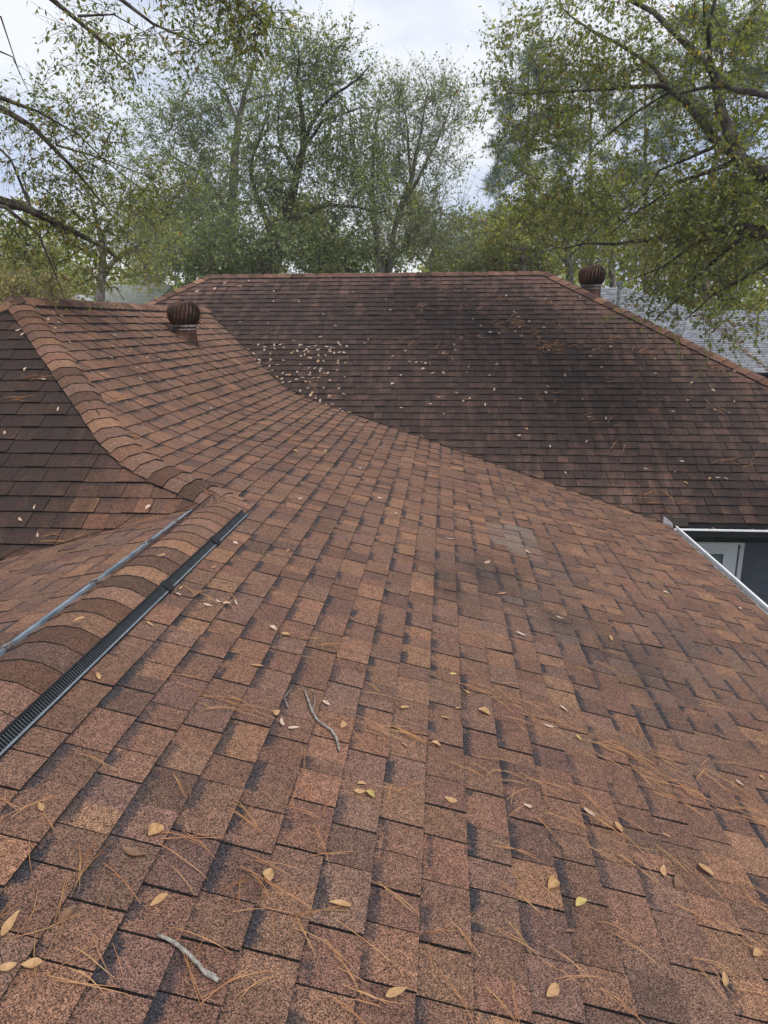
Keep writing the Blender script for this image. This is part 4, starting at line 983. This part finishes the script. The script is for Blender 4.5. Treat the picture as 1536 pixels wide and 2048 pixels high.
# --- background trees: each with its own crown
BACK = [
 (40, 30, 535, 90, 50, YELLOW, 'yellow-green bushy tree low at the far left edge'),
 (30, 24, 580, 90, 38, BROWN, 'brown-leaved low tree just above the left hip'),
 (120, 40, 575, 80, 32, YELLOW, 'far yellowish tree between the left edge and the small forked tree'),
 (300, 36, 500, 70, 80, WATER, 'grey-green tree far behind the small forked tree'),
 (380, 30, 470, 100, 90, YELLOW, 'yellow-tinged tree left of the tall pale trunk'),
 (430, 24, 520, 110, 45, WATER, 'low green tree over the left end of the long ridge'),
 (640, 31, 470, 110, 80, YELLOW, 'olive tree filling the gap under the forked oak'),
 (700, 27, 500, 110, 50, DARKER, 'dark green low tree behind the middle of the ridge'),
 (870, 33, 480, 90, 80, YELLOW, 'yellow-green tree between the slender stems and the pine'),
 (960, 29, 480, 110, 80, WATER, 'grey-green tree behind the right part of the ridge'),
 (1040, 27, 490, 120, 65, YELLOW, 'light olive tree behind the right end of the ridge'),
 (1140, 31, 450, 110, 100, YELLOW, 'leafy tree right behind the rusty turbine at the right hip'),
 (1230, 34, 420, 110, 120, YELLOW, 'olive tree above the grey neighbouring roof'),
 (1340, 38, 460, 120, 110, YELLOW, 'olive tree behind the pale flaky pine trunk'),
 (1450, 32, 520, 130, 100, YELLOW, 'yellowish tree above the grey ridge on the right'),
 (1540, 30, 470, 120, 130, DARKER, 'dark green tree at the right edge behind the grey roof')]
for i, (x, Y, y, rx, ry, pal, lab) in enumerate(BACK):
    b = at(x, 900, Y); b[2] = -CZ; k = Y / FPX
    tr = foot(x, Y, .16, pl((x + random.uniform(-8, 8), y + ry * 0.9, Y, .15), (x + random.uniform(-15, 15), y, Y, .09), (x + random.uniform(-20, 20), y - ry * 0.7, Y, .03)))
    lim = [tr] + [pl((x, y + ry * u, Y, .07), (x + s * rx * 0.5, y + ry * (u - 0.5), Y + random.uniform(-1, 1), .045), (x + s * rx * 0.85, y + ry * (u - 0.9), Y + random.uniform(-1, 1), .015)) for u, s in ((0.8, -1), (0.6, 1), (0.3, -0.6), (0.2, 0.7))]
    rnd = np.random.RandomState(100 + i)
    bls = []
    for j in range(9):
        bls.append(bl(x + rnd.uniform(-0.8, 0.8) * rx, y + rnd.uniform(-0.8, 0.8) * ry, Y + rnd.uniform(-1.5, 1.5), rx * rnd.uniform(0.25, 0.5), ry * rnd.uniform(0.25, 0.5), 22))
    grow_tree('background_tree', lab, b, lim, bls, pal, 200 + i, bark='bark_mid', leaf=0.13, width=0.28, ntw=6, nlv=6, twig=0.9, rtip=0.008, group='trees behind the houses')

# --- undergrowth that closes the view under the crowns
rnd = np.random.RandomState(5)
N = 60000
ang = rnd.uniform(-0.75, 0.75, N); dist = rnd.uniform(36, 60, N)
hmax = 3.2 + 1.6 * np.sin(ang * 9.0) + 1.2 * np.sin(ang * 23.0 + 1.0)
P = np.stack([np.sin(ang) * dist, np.cos(ang) * dist, -CZ + (CZ + hmax) * rnd.uniform(0, 1, N) ** 0.8], 1)
v, f, c = leaves(P, rnd.normal(0, 1, (N, 3)), 0.34, 0.30, YELLOW + DARKER + BROWN, rnd)
ug = big_mesh('undergrowth', v, f, MAT['leaf'], None, tint=c); tag(ug, kind='stuff')

# ------------------------------------------------------------------ thin humid air between here and the far trees
hm = bpy.data.materials.new('haze'); hm.use_nodes = True; ht = hm.node_tree
ht.nodes.remove(ht.nodes['Principled BSDF'])
pv = ht.nodes.new('ShaderNodeVolumePrincipled'); pv.inputs['Color'].default_value = (0.93, 0.95, 0.97, 1); pv.inputs['Density'].default_value = HAZE
ht.links.new(pv.outputs[0], ht.nodes['Material Output'].inputs['Volume'])
tag(mesh_obj('haze', *box((-84, -74, -CZ - 1.0), (84, 94, 19.0)), hm, None), kind='stuff')

# ------------------------------------------------------------------ litter on the roof
def litter_mat(name, a, bcol, scale=60):
    m, t, b = newmat(name); P = pos(t)
    c = ramp(t, noise(t, P, scale, 4, 0.6), [(0.35, a), (0.65, bcol)]); t.links.new(c, b.inputs['Base Color'])
    b.inputs['Roughness'].default_value = 0.55; b.inputs['Specular IOR Level'].default_value = 0.35
    tr = nd(t, 'ShaderNodeBsdfTranslucent'); t.links.new(c, tr.inputs['Color']); ms = nd(t, 'ShaderNodeMixShader'); ms.inputs[0].default_value = 0.15
    t.links.new(b.outputs[0], ms.inputs[1]); t.links.new(tr.outputs[0], ms.inputs[2]); t.links.new(ms.outputs[0], t.nodes['Material Output'].inputs['Surface'])
    return m
LM = [litter_mat('tan_dead_leaf', (0.40, 0.225, 0.10), (0.56, 0.35, 0.17)), litter_mat('pale_dead_leaf', (0.50, 0.36, 0.26), (0.64, 0.50, 0.39)), litter_mat('brown_dead_leaf', (0.16, 0.085, 0.05), (0.27, 0.15, 0.085)), litter_mat('yellow_dead_leaf', (0.46, 0.34, 0.11), (0.56, 0.44, 0.17))]
rnd = np.random.RandomState(77)
def leaf_mesh(var):
    V, F = [], []; nx = 7
    curl = rnd.uniform(0.05, 0.32); fold = rnd.uniform(0.1, 0.9); twist = rnd.uniform(-0.5, 0.5); skew = rnd.uniform(-0.12, 0.12); wid = rnd.uniform(0.15, 0.34)
    for i in range(nx):
        u = i / (nx - 1); w = wid * (math.sin(math.pi * min(1, u * 0.93 + 0.035)) ** 0.75) * (0.75 + 0.5 * u)
        z = curl * (u - 0.5) ** 2 * 1.6
        for j in (-1, -0.5, 0, 0.5, 1):
            a = twist * (u - 0.5)
            y = w * j; zz = fold * abs(j) ** 1.5 * w
            V.append((u - 0.5, y * math.cos(a) - zz * math.sin(a) + skew * math.sin(u * 3.1), z + zz * math.cos(a) + y * math.sin(a)))
    for i in range(nx - 1):
        for j in range(4): F.append([i*5+j, (i+1)*5+j, (i+1)*5+j+1, i*5+j+1])
    n = len(V); V += [(-0.5, 0.003, V[2][2]), (-0.5, -0.003, V[2][2]), (-0.72, 0.0, V[2][2] + 0.04)]; F.append([n, n+1, n+2])
    V = np.array(V); V[:, 2] -= V[:, 2].min()
    return V.tolist(), F
LMESH = {}
for v_ in range(10):
    V, F = leaf_mesh(v_)
    for mi, m in enumerate(LM):
        me = bpy.data.meshes.new('fallen_leaf'); me.from_pydata(V, [], F); me.materials.append(m); me.polygons.foreach_set('use_smooth', [True] * len(F)); LMESH[v_, mi] = me
ND_ = {'A': (np.array([ta, 0, 1]), -1.5545), 'C': (np.array([tcp, 0, 1]), ZK + tcp * XK), 'D': (np.array([0, -tdd, 1]), Z0 - tdd * Y0), 'E': (np.array([0, -tcp, 1]), ZK - tcp * YE0), 'B': (np.array([-tb, 0, 1]), ZR - tb * XR)}
def on_roof(x, y, s, h=0.012):
    n, d = ND_[s]; P = hitp(x, y, n, d)
    if s in 'AC':
        # follow the bend between the two pitches
        k = (P[0] - XK); ss = np.interp(P[0], AC.xz[:, 0], AC.ss); q = AC.P(ss, P[1], 0.0)
        P = np.array([P[0], P[1], max(P[2], q[2])])
    return P + nrm(n) * h, nrm(n)
def place_leaf(x, y, s, mi, size, label, group, h=None, ang=None):
    P, n = on_roof(x, y, s, 0.011 if h is None else h)
    if s == 'D' or s == 'E': P = P + n * 0.006
    o = bpy.data.objects.new('fallen_leaf', LMESH[rnd.randint(10), mi]); register(o, None, P)
    a = rnd.uniform(0, 6.28) if ang is None else ang
    t = nrm(np.cross(n, [0.3, 0.2, 0.1])); b = np.cross(n, t); x_ = t * math.cos(a) + b * math.sin(a)
    n2 = nrm(n + rnd.normal(0, 0.12, 3)); x_ = nrm(x_ - n2 * (x_ @ n2)); y_ = np.cross(n2, x_)
    Mx = Matrix((x_, y_, n2)).transposed().to_4x4(); sc_ = size * 1.02 * rnd.uniform(0.85, 1.2)
    o.matrix_world = Matrix.Translation(Vector(P)) @ Mx @ Matrix.Diagonal((sc_, sc_ * rnd.uniform(0.8, 1.15), sc_, 1))
    tag(o, label, 'dead leaf', group); return o
FORE = [
 (80, 1622, 0, .042, 'squarish tan dead leaf near the left edge of the photo, above the lower left corner'),
 (310, 1670, 0, .045, 'tan dead leaf with a dark fold right of the squarish leaf near the left edge'),
 (268, 1712, 2, .055, 'long curled brown leaf with a stalk pointing right, left of centre'),
 (316, 1808, 0, .05, 'wavy tan dead leaf between the long brown leaf and the thick grey stick'),
 (135, 1835, 2, .04, 'half-round brown dead leaf just above the lower left needle heap'),
 (20, 1856, 0, .06, 'big tan leaf touching the left edge in the lower left needle heap'),
 (10, 1942, 0, .035, 'small tan leaf at the left edge below the big tan leaf'),
 (62, 1936, 0, .035, 'small tan leaf tangled in the lower left needle heap'),
 (677, 1817, 0, .048, 'tan pointed leaf alone below the twig, left of the bottom middle'),
 (538, 1757, 0, .04, 'narrow upright tan leaf left of the pointed leaf below the twig'),
 (625, 1660, 2, .03, 'small flat brownish leaf straight below the thin forked twig'),
 (738, 1596, 3, .042, 'yellow leaf lowest of the three lying close together near the middle'),
 (718, 1588, 0, .042, 'tan leaf in the middle of the three lying close together'),
 (722, 1574, 0, .035, 'tan leaf topmost of the three lying close together near the middle'),
 (552, 1432, 0, .045, 'yellowish tan leaf just left of the top of the thin forked twig'),
 (683, 1456, 0, .04, 'pale tan leaf just right of the thin forked twig'),
 (808, 1421, 0, .045, 'plump folded tan leaf above the middle needle heap'),
 (890, 1441, 0, .035, 'small curled tan leaf right of the plump folded leaf'),
 (916, 1421, 0, .03, 'tiny tan leaf standing on edge right of the small curled leaf'),
 (967, 1430, 0, .045, 'cupped tan leaf at the right end of the row above the needle heap'),
 (870, 1494, 0, .042, 'tan leaf lying in the needle heap right of the middle'),
 (808, 1496, 0, .03, 'round tan leaf at the left end of the middle needle heap'),
 (1125, 1422, 1, .045, 'flat pale leaf above the right-hand band of needles'),
 (1096, 1456, 1, .04, 'pale leaf with a broken tip at the upper end of the right-hand needle band'),
 (1155, 1480, 3, .035, 'yellowish leaf inside the upper part of the right-hand needle band'),
 (900, 1605, 0, .04, 'tan wedge-shaped leaf right of the three lying together'),
 (1053, 1617, 1, .035, 'small pale leaf at the left end of a long single needle'),
 (1177, 1632, 1, .042, 'flat pale leaf at the right end of the long single needle'),
 (1235, 1660, 0, .042, 'upright oval tan leaf below the flat pale leaf'),
 (1330, 1676, 0, .032, 'small tan leaf leaning against needles right of the upright oval leaf'),
 (1100, 1775, 0, .048, 'long tan leaf alone right of the bottom middle'),
 (1160, 1813, 3, .042, 'round cupped yellowish leaf below and right of the long tan leaf'),
 (1325, 1748, 0, .048, 'narrow tan leaf above the pair near the right edge'),
 (1350, 1770, 2, .05, 'brown-tan curled leaf just below the narrow leaf'),
 (1408, 1745, 0, .05, 'pointed tan leaf right of the narrow and curled pair'),
 (1445, 1965, 0, .05, 'triangular tan leaf near the lower right corner'),
 (1100, 1990, 0, .048, 'upright tan leaf at the bottom between middle and right corner'),
 (790, 1993, 0, .065, 'largest tan leaf with a curled edge at the bottom middle'),
 (1478, 1571, 1, .042, 'flat pale leaf near the right edge above the densest needles'),
 (1524, 1560, 0, .045, 'tan leaf at the right edge above the densest needles'),
 (905, 1353, 3, .04, 'greenish yellow leaf upright among needles above the middle'),
 (1140, 1870, 2, .035, 'narrow brown leaf on a dark seam below the round cupped leaf'),
 (1512, 1912, 0, .045, 'tan leaf at the right edge above the lower right corner')]
for x, y, mi, sz, lab in FORE: place_leaf(x, y, 'A', mi, sz, lab, 'dead leaves lying on the near slope')
VENTL = [(450, 1168), (425, 1139), (437, 1207), (453, 1211), (362, 1181), (355, 1193), (512, 1337), (651, 1411), (585, 1463), (563, 1450), (300, 1253), (570, 1273), (323, 1112), (575, 1105), (195, 1358), (545, 1262), (470, 1210), (415, 1215), (930, 1388), (470, 1090)]
for x, y in VENTL:
    s = 'A' if (y - 1035) > (485 - x) * 0.93 else None
    if s: place_leaf(x, y, 'A', rnd.choice([0, 1]), .04, 'small tan dead leaf in the loose scatter right of the black vent strip', 'leaves beside the vent strip')
for x, y, lab in ((158, 1240, 'small pale leaf lying on the ridge cap shingles between the two vent strips'), (322, 1111, 'narrow pale leaf on the ridge caps near the far end of the vent strips')):
    P = hitp(x, y, np.array([0, 0, 1.0]), ZR + 0.062); o = place_leaf(700, 1500, 'A', 0, .045, lab, 'dead leaves lying on the ridge'); o.location = Vector(P); o.rotation_euler = (0, 0, 1.0)
CL = [(390, 210), (540, 240), (600, 345), (490, 310), (620, 280), (820, 415), (980, 405), (1230, 255), (1375, 218), (1250, 490), (1080, 550), (705, 545), (1040, 670), (1130, 700), (1470, 550), (1380, 550), (1335, 615), (1320, 640), (1395, 805), (1480, 790), (1505, 700), (1000, 340), (1150, 590), (850, 240), (640, 420), (560, 400), (1330, 780), (1170, 470)]
for x, y in CL: place_leaf(x / 5.12, 580 + y / 5.12, 'C', rnd.choice([0, 1, 1]), .042, 'small pale dead leaf on the steep reddish slope left of the turbine vent', 'leaves on the steep reddish slope')
for x, y in ((290, 690), (330, 700), (350, 640), (300, 640), (325, 655), (310, 675), (318, 720), (430, 715), (420, 660), (455, 690), (280, 760), (340, 790), (420, 820)): place_leaf(x, y, 'C', rnd.choice([0, 1, 1]), .042, 'small pale dead leaf around the turbine vent on the reddish slope', 'leaves around the turbine vent')
for x, y, lab in ((38, 663, 'pale leaf highest on the black hip end'), (47, 672, 'pale pointed leaf second from the top of the black hip end'), (53, 742, 'large pale leaf in the middle of the black hip end'), (89, 762, 'oval pale leaf right of the large one on the black hip end'), (118, 821, 'pale leaf on the black hip end below the pine needles'), (178, 841, 'pale leaf close under the curved hip on the black hip end'), (11, 869, 'pale leaf at the left edge on the black hip end'), (298, 1019, 'pale leaf on the clean brown corner beside the vented ridge'), (43, 1042, 'pale leaf low on the black hip end near the left edge'), (72, 1018, 'pale slanted leaf on the lower rows of the black hip end'), (78, 1073, 'pale leaf on the lowest visible row of the hip end')):
    place_leaf(x, y, 'E', 1, .045, lab, 'dead leaves on the black hip end')
DL = [(600,470),(665,490),(765,470),(825,465),(860,497),(500,515),(660,523),(767,510),(940,555),(960,537),(725,560),(785,568),(1000,535),(1040,583),(1075,570),(1020,483),(1035,470),(1115,487),(1187,480),(1070,530),(1090,520),(1115,540),(1210,518),(1300,490),(1335,518),(1330,540),(1380,500),(1440,470),(1420,447),(1505,487),(1235,388),(960,430),(1215,578),(1290,578),(1375,557),(1425,547),(1475,550),(1120,605),(1140,605),(1210,640),(1270,635),(1420,632),(1415,658),(1490,657),(1030,668),(795,672),(720,628),(860,628),(560,620),(610,625),(550,560),(535,600),(620,678),(710,690),(740,735),(650,740),(710,745),(705,772),(790,800),(720,800),(840,815),(1000,748),(915,775),(990,825),(1050,805),(1130,757),(1120,780),(1165,808),(1220,805),(1120,708),(1175,708),(1240,712),(1235,738),(1275,760),(1310,758),(1480,800),(1330,835),(1085,847),(1125,852),(920,850),(850,855),(1105,915),(1425,917),(1475,973),(1135,990),(1330,992),(1060,995),(1030,940),(795,860),(930,945),(960,965),(1190,1015),(1235,1045),(1355,1078),(1320,1010),(1150,967)]
for x, y in DL:
    if y < 500: zn = 'along the upper edge of the leaf drift on the dark slope'
    elif x < 900 and y < 700: zn = 'left in the leaf drift, beside the upper valley'
    elif x < 900: zn = 'low in the leaf drift, against the bend of the valley'
    elif y < 600: zn = 'in the middle of the leaf drift on the dark slope'
    elif y < 720: zn = 'in the lower right of the leaf drift'
    elif y < 880: zn = 'along the lower edge of the leaf drift'
    else: zn = 'on the last rows above the valley, below the leaf drift'
    place_leaf(400 + x / 5.12, 600 + y / 5.12, 'D', rnd.choice([0, 1, 1, 1]), .056, 'small pale dead leaf ' + zn, 'pale leaves ' + zn)
D2 = [(25,245),(150,245),(37,427),(103,450),(157,480),(195,495),(238,495),(22,477),(130,453),(165,457),(35,540),(290,575),(342,598),(220,593),(318,607),(240,660),(185,620),(70,635),(545,597),(440,562),(405,622),(645,575),(655,550),(793,600),(820,673),(570,720),(885,678),(725,505),(1085,497),(1230,535),(1315,565),(1320,643),(1155,650),(1215,605),(1400,610),(1190,850),(1165,890),(1300,918),(1365,918),(1335,915),(1205,937),(1045,880),(725,895),(665,790),(808,770),(540,745),(640,313),(580,290),(543,312),(548,348),(535,270),(487,187),(645,200),(670,210),(785,190),(660,405),(425,333),(1085,440),(450,460),(1400,490),(1380,655)]
for x, y in D2:
    if y < 360: zn = 'near the needle tufts under the right end of the long ridge'
    elif x > 1040 and y < 660: zn = 'on the right of the dark slope, below the right hip'
    elif y > 780 and x > 1000: zn = 'on the dark slope just above the black gutter'
    elif x < 480 and y < 500: zn = 'right of the leaf drift, in the middle of the dark slope'
    elif x < 480: zn = 'below and right of the leaf drift on the dark slope'
    else: zn = 'low in the middle of the dark slope, above the valley'
    place_leaf(768 + x / 2, 500 + y / 2, 'D', 1 if rnd.rand() < 0.8 else 0, .053, 'single pale dead leaf ' + zn, 'pale leaves ' + zn)
for _ in range(46): 
    x, y = rnd.uniform(480, 1250), rnd.uniform(570, 800)
    if x > 1090 + (y - 540) * 1.6 or y > 760 + (x - 570) * 0.3: continue
    place_leaf(x, y, 'D', 1, .045, 'small pale dead leaf scattered singly on the upper part of the dark slope', 'single leaves high on the dark slope')
for x, y in ((497, 564), (548, 584), (430, 580), (395, 585), (450, 568), (480, 575)): place_leaf(x, y, 'D', 1, .066, 'pale dead leaf near the upper left end of the dark slope', 'leaves at the upper left of the dark slope')
A2 = [(775, 845), (823, 858), (890, 880), (925, 898), (966, 915), (600, 800), (630, 818), (612, 825), (580, 800), (660, 830), (1055, 1107), (1040, 1273), (1220, 1280), (1003, 1192), (973, 1127), (900, 1080), (793, 1030), (900, 955), (1063, 945), (1058, 940), (1480, 1220), (1332, 1188), (1120, 1240), (690, 880), (720, 940), (650, 905), (590, 905), (545, 880), (760, 1000), (600, 1000)]
for x, y in A2: place_leaf(x, y, 'A', rnd.choice([0, 1]), .058, 'small dead leaf on the middle distance of the reddish slope or along its valley', 'leaves on the middle of the reddish slope')
for _ in range(14):
    u = rnd.rand(); x = 570 + u * 200; y = 785 + u * 66 + rnd.uniform(-3, 6); place_leaf(x, y, 'A', rnd.choice([0, 1, 2]), .06, 'crumpled leaf caught in the valley between the two slopes', 'leaves caught in the valley', h=0.02)
# leaf pieces in the two gutters
for _ in range(16):
    yy = rnd.uniform(4.6, 8.0); o = place_leaf(700, 1500, 'A', rnd.choice([0, 1, 2]), .05, 'dead leaf lying in the white gutter', 'leaves in the white gutter'); o.location = Vector((XG - 0.03 + rnd.uniform(0.03, 0.10), yy, ZG - 0.026))
for _ in range(12):
    o = place_leaf(700, 1500, 'A', rnd.choice([0, 2]), .06, 'dead leaf along the edge of the black gutter', 'leaves along the black gutter'); o.location = Vector((rnd.uniform(2.75, 4.0), yg - 0.03 - rnd.uniform(0.0, 0.08), ZEV + 0.0))
# pale leaves filling the neighbour's valley
V_, F_ = [], []
for i in range(170):
    u = rnd.uniform(0.05, 1.0); p = rA * (1 - u) + vB * u + np.array([rnd.normal(0, 0.05), rnd.normal(0, 0.04), 0.03])
    v, f = leaf_mesh(0); a = rnd.uniform(0, 6.28); s_ = 0.085
    b = len(V_); V_ += [(p[0] + s_ * (x * math.cos(a) - y * math.sin(a)), p[1] + s_ * (x * math.sin(a) + y * math.cos(a)), p[2] + s_ * z) for x, y, z in v]; F_ += [[i_ + b for i_ in q] for q in f]
tag(mesh_obj('leaf_litter', V_, F_, LM[0], None), kind='stuff')

# ---- pine needles
nm, nt, nb_ = newmat('dry_pine_needle'); P = pos(nt)
c = ramp(nt, noise(nt, P, 9, 3), [(0.3, (0.30, 0.115, 0.035)), (0.5, (0.40, 0.185, 0.06)), (0.72, (0.46, 0.27, 0.11))]); nt.links.new(c, nb_.inputs['Base Color']); nb_.inputs['Roughness'].default_value = 0.5
MAT['needle'] = nm
def needles(specs):
    """specs: (P, n, heading, length, radius) -> triangular tubes lying on the roof, arching a little"""
    PP, RR = [], []
    for P, n, hd, ln_, r in specs:
        t = nrm(hd - n * (hd @ n)); b = np.cross(n, t); cv = rnd.normal(0, 0.032); lift = rnd.uniform(0.0, 0.012)
        u = np.linspace(-0.5, 0.5, 5)
        PP.append([P + t * ln_ * q + b * cv * ln_ * (q * q * 4 - 0.3) + n * (0.004 + lift * (1 - 4 * q * q) + rnd.uniform(0, 0.003)) for q in u]); RR.append(r * np.array([0.8, 1, 1, 0.9, 0.4]))
    return tubes_batch(np.array(PP), np.array(RR), 3)
def clump(cx, cy, s, n, spread, head, hvar, ln_, r=0.0009):
    """n needles around a photo point; spread in metres along the roof"""
    P0, nn_ = on_roof(cx, cy, s, 0.011); sp = []
    h0 = np.array([math.cos(head), math.sin(head), 0])
    hb_ = np.array([-math.sin(head), math.cos(head), 0])
    for _ in range(n):
        a = head + rnd.normal(0, hvar); d = h0 * rnd.normal(0, spread[0]) + hb_ * rnd.normal(0, spread[1]); d = d - nn_ * (d @ nn_)
        m_ = 1 if rnd.rand() < 0.5 else 2
        for k in range(m_):
            sp.append((P0 + d, nn_, np.array([math.cos(a + k * 0.12), math.sin(a + k * 0.12), 0]), ln_ * rnd.uniform(0.4, 1.0), r * rnd.uniform(0.8, 1.25)))
    return sp
CL_ = [
 (440, 1405, 34, (.10, .035), -0.15, 0.25, .17, 'heap of brown pine needles right of the black vent strip, left of the twig'),
 (655, 1310, 36, (.09, .10), 0.9, 0.7, .17, 'loose heap of pine needles above the thin forked twig'),
 (440, 1205, 24, (.10, .08), -0.3, 0.7, .16, 'thin scatter of pine needles beside the far half of the vent strip'),
 (830, 1490, 34, (.14, .04), -0.2, 0.35, .18, 'long flat heap of pine needles right of the thin twig'),
 (960, 1400, 20, (.12, .05), -0.45, 0.35, .18, 'pine needles above the row of curled leaves, a green one among them'),
 (1180, 1490, 44, (.22, .08), -0.35, 0.4, .19, 'upper end of the right-hand band of pine needles'),
 (1290, 1545, 40, (.18, .07), -0.55, 0.4, .19, 'middle of the right-hand band of pine needles'),
 (1420, 1600, 56, (.22, .10), -0.5, 0.35, .2, 'densest pine needle heap near the right edge'),
 (1250, 1690, 38, (.20, .07), -0.75, 0.35, .2, 'pine needles sweeping down beside the upright oval leaf'),
 (1060, 1580, 16, (.12, .10), 0.6, 0.6, .17, 'few pine needles left of the right-hand band'),
 (45, 1905, 26, (.05, .07), -1.2, 0.5, .17, 'pine needle heap in the lower left corner'),
 (500, 1985, 12, (.08, .02), 0.75, 0.15, .2, 'bundle of pine needles left of the thick grey stick end'),
 (720, 1975, 14, (.10, .02), -0.35, 0.12, .2, 'bundle of pine needles at the bottom between stick and largest leaf'),
 (1480, 1900, 26, (.12, .07), -0.7, 0.3, .2, 'pine needles in the lower right corner'),
 (880, 1960, 12, (.08, .04), -0.8, 0.3, .2, 'few crossing pine needles near the bottom middle'),
 (600, 1590, 8, (.04, .03), 1.3, 0.2, .16, 'two or three upright pine needles below the twig')]
for x, y, n, sp_, hd, hv, ln_, lab in CL_:
    v, f = needles(clump(x, y, 'A', max(3, int(n * (0.46 if y < 1700 else 0.30))), sp_, hd, hv, ln_))
    o = empty_root = None
    P0, _ = on_roof(x, y, 'A')
    ob = empty('needle_heap', P0); tag(mesh_obj('needles', v, f, MAT['needle'], ob), kind='stuff'); tag(ob, lab, 'pine needles', 'heaps of pine needles on the near slope')
sp = []
for _ in range(75):
    x, y = rnd.uniform(0, 1536), rnd.uniform(1080, 2048)
    if y < 1500 and x < 560 - (y - 1035) * 0.6 + 60: continue
    if x > 1536 - (y - 1000) * 0.0 or (x > 1250 and y < 1000 + (x - 1250)): continue
    sp += clump(x, y, 'A', rnd.randint(1, 4), (.04, .04), rnd.normal(-0.5, 0.7), 0.5, .18)
for _ in range(60):
    x, y = rnd.uniform(560, 1200), rnd.uniform(900, 1150)
    if y < 800 + (x - 570) * 0.36 + 20: continue
    if rnd.rand() < 0.4: sp += clump(x, y, 'A', 1, (.03, .03), rnd.uniform(0, 3.1), 0.5, .18)
DN = [(1085, 690, 22), (1100, 700, 16), (1010, 600, 8), (1035, 645, 12), (1000, 640, 8), (970, 590, 6), (940, 675, 8), (1060, 665, 8), (1250, 690, 10), (1290, 705, 8), (1190, 700, 6), (850, 690, 5), (880, 720, 5), (1200, 760, 4), (1190, 840, 5), (1245, 890, 4), (1310, 805, 4), (1320, 990, 5), (1480, 930, 8), (1430, 735, 10), (1400, 800, 5), (690, 620, 3), (830, 610, 3), (1080, 795, 5), (1240, 680, 6), (1330, 1015, 4), (1160, 680, 6), (1120, 610, 5), (1130, 660, 5), (930, 620, 5), (1010, 655, 8)]
for x, y, n in DN: sp += clump(x, y, 'D', n, (.16, .10), rnd.uniform(-0.6, 0.6), 0.7, .19, 0.0021)
for x, y, n in ((70, 760, 4), (30, 800, 3), (250, 800, 3), (110, 1075, 3)): sp += clump(x, y, 'E', n, (.05, .03), 0.1, 0.3, .2, 0.0018)
for x, y, n in ((245, 870, 4), (330, 740, 4), (220, 700, 4), (150, 650, 5), (300, 760, 3)): sp += clump(x, y, 'C', n, (.08, .06), 1.0, 0.9, .18, 0.0018)
for x, y, n in ((600, 880, 3), (700, 1000, 3)): sp += clump(x, y, 'A', n, (.08, .06), 1.0, 0.9, .18, 0.0016)
v, f = needles(sp)
tag(mesh_obj('pine_needles', v, f, MAT['needle'], None), kind='stuff')

# ---- sticks
def stick(name, pix, rad, label, extra=None):
    pts = [on_roof(x, y, 'A', 0.011 + max(rad))[0] for x, y in pix]
    P0 = pts[0]; A, R = dense([(p, r) for p, r in zip(pts, np.interp(np.linspace(0, 1, len(pts)), np.linspace(0, 1, len(rad)), rad))], 0.012)
    A = A + rnd.normal(0, 0.0009, A.shape); R = R * rnd.uniform(0.85, 1.15, len(R))
    parts = [tube(A, R, 8)]
    for ex in extra or []:
        q = [on_roof(x, y, 'A', 0.011 + max(rad))[0] for x, y in ex]; parts.append(tube(q, np.linspace(min(rad) * 0.8, min(rad) * 0.4, len(q)), 6))
    o = mesh_obj(name, *join(parts), MAT['twig'], None, P0, smooth=True); tag(o, label, 'twig', 'sticks on the roof')
stick('twig', [(314, 1881), (345, 1894), (375, 1920), (405, 1952), (434, 1973)], [0.0042, 0.0054, 0.0048, 0.0050], 'thick grey lichen-covered stick lying near the bottom left', [[(405, 1950), (430, 1962)]])
stick('twig', [(608, 1388), (620, 1425), (632, 1448), (652, 1460), (670, 1480), (676, 1508)], [0.003, 0.005, 0.0048, 0.0044], 'thin curved grey twig with a split brown end near the middle', [[(622, 1432), (616, 1405), (600, 1375)], [(622, 1432), (628, 1408), (625, 1390)]])
stick('twig', [(575, 1420), (567, 1400), (580, 1385)], [0.002, 0.0018], 'tiny brown twig left of the thin curved twig')

# ------------------------------------------------------------------ lift everything so that the ground is at height zero
for o in list(scene.objects):
    if o.parent is None and o.type in ('MESH', 'EMPTY'): o.location.z += CZ
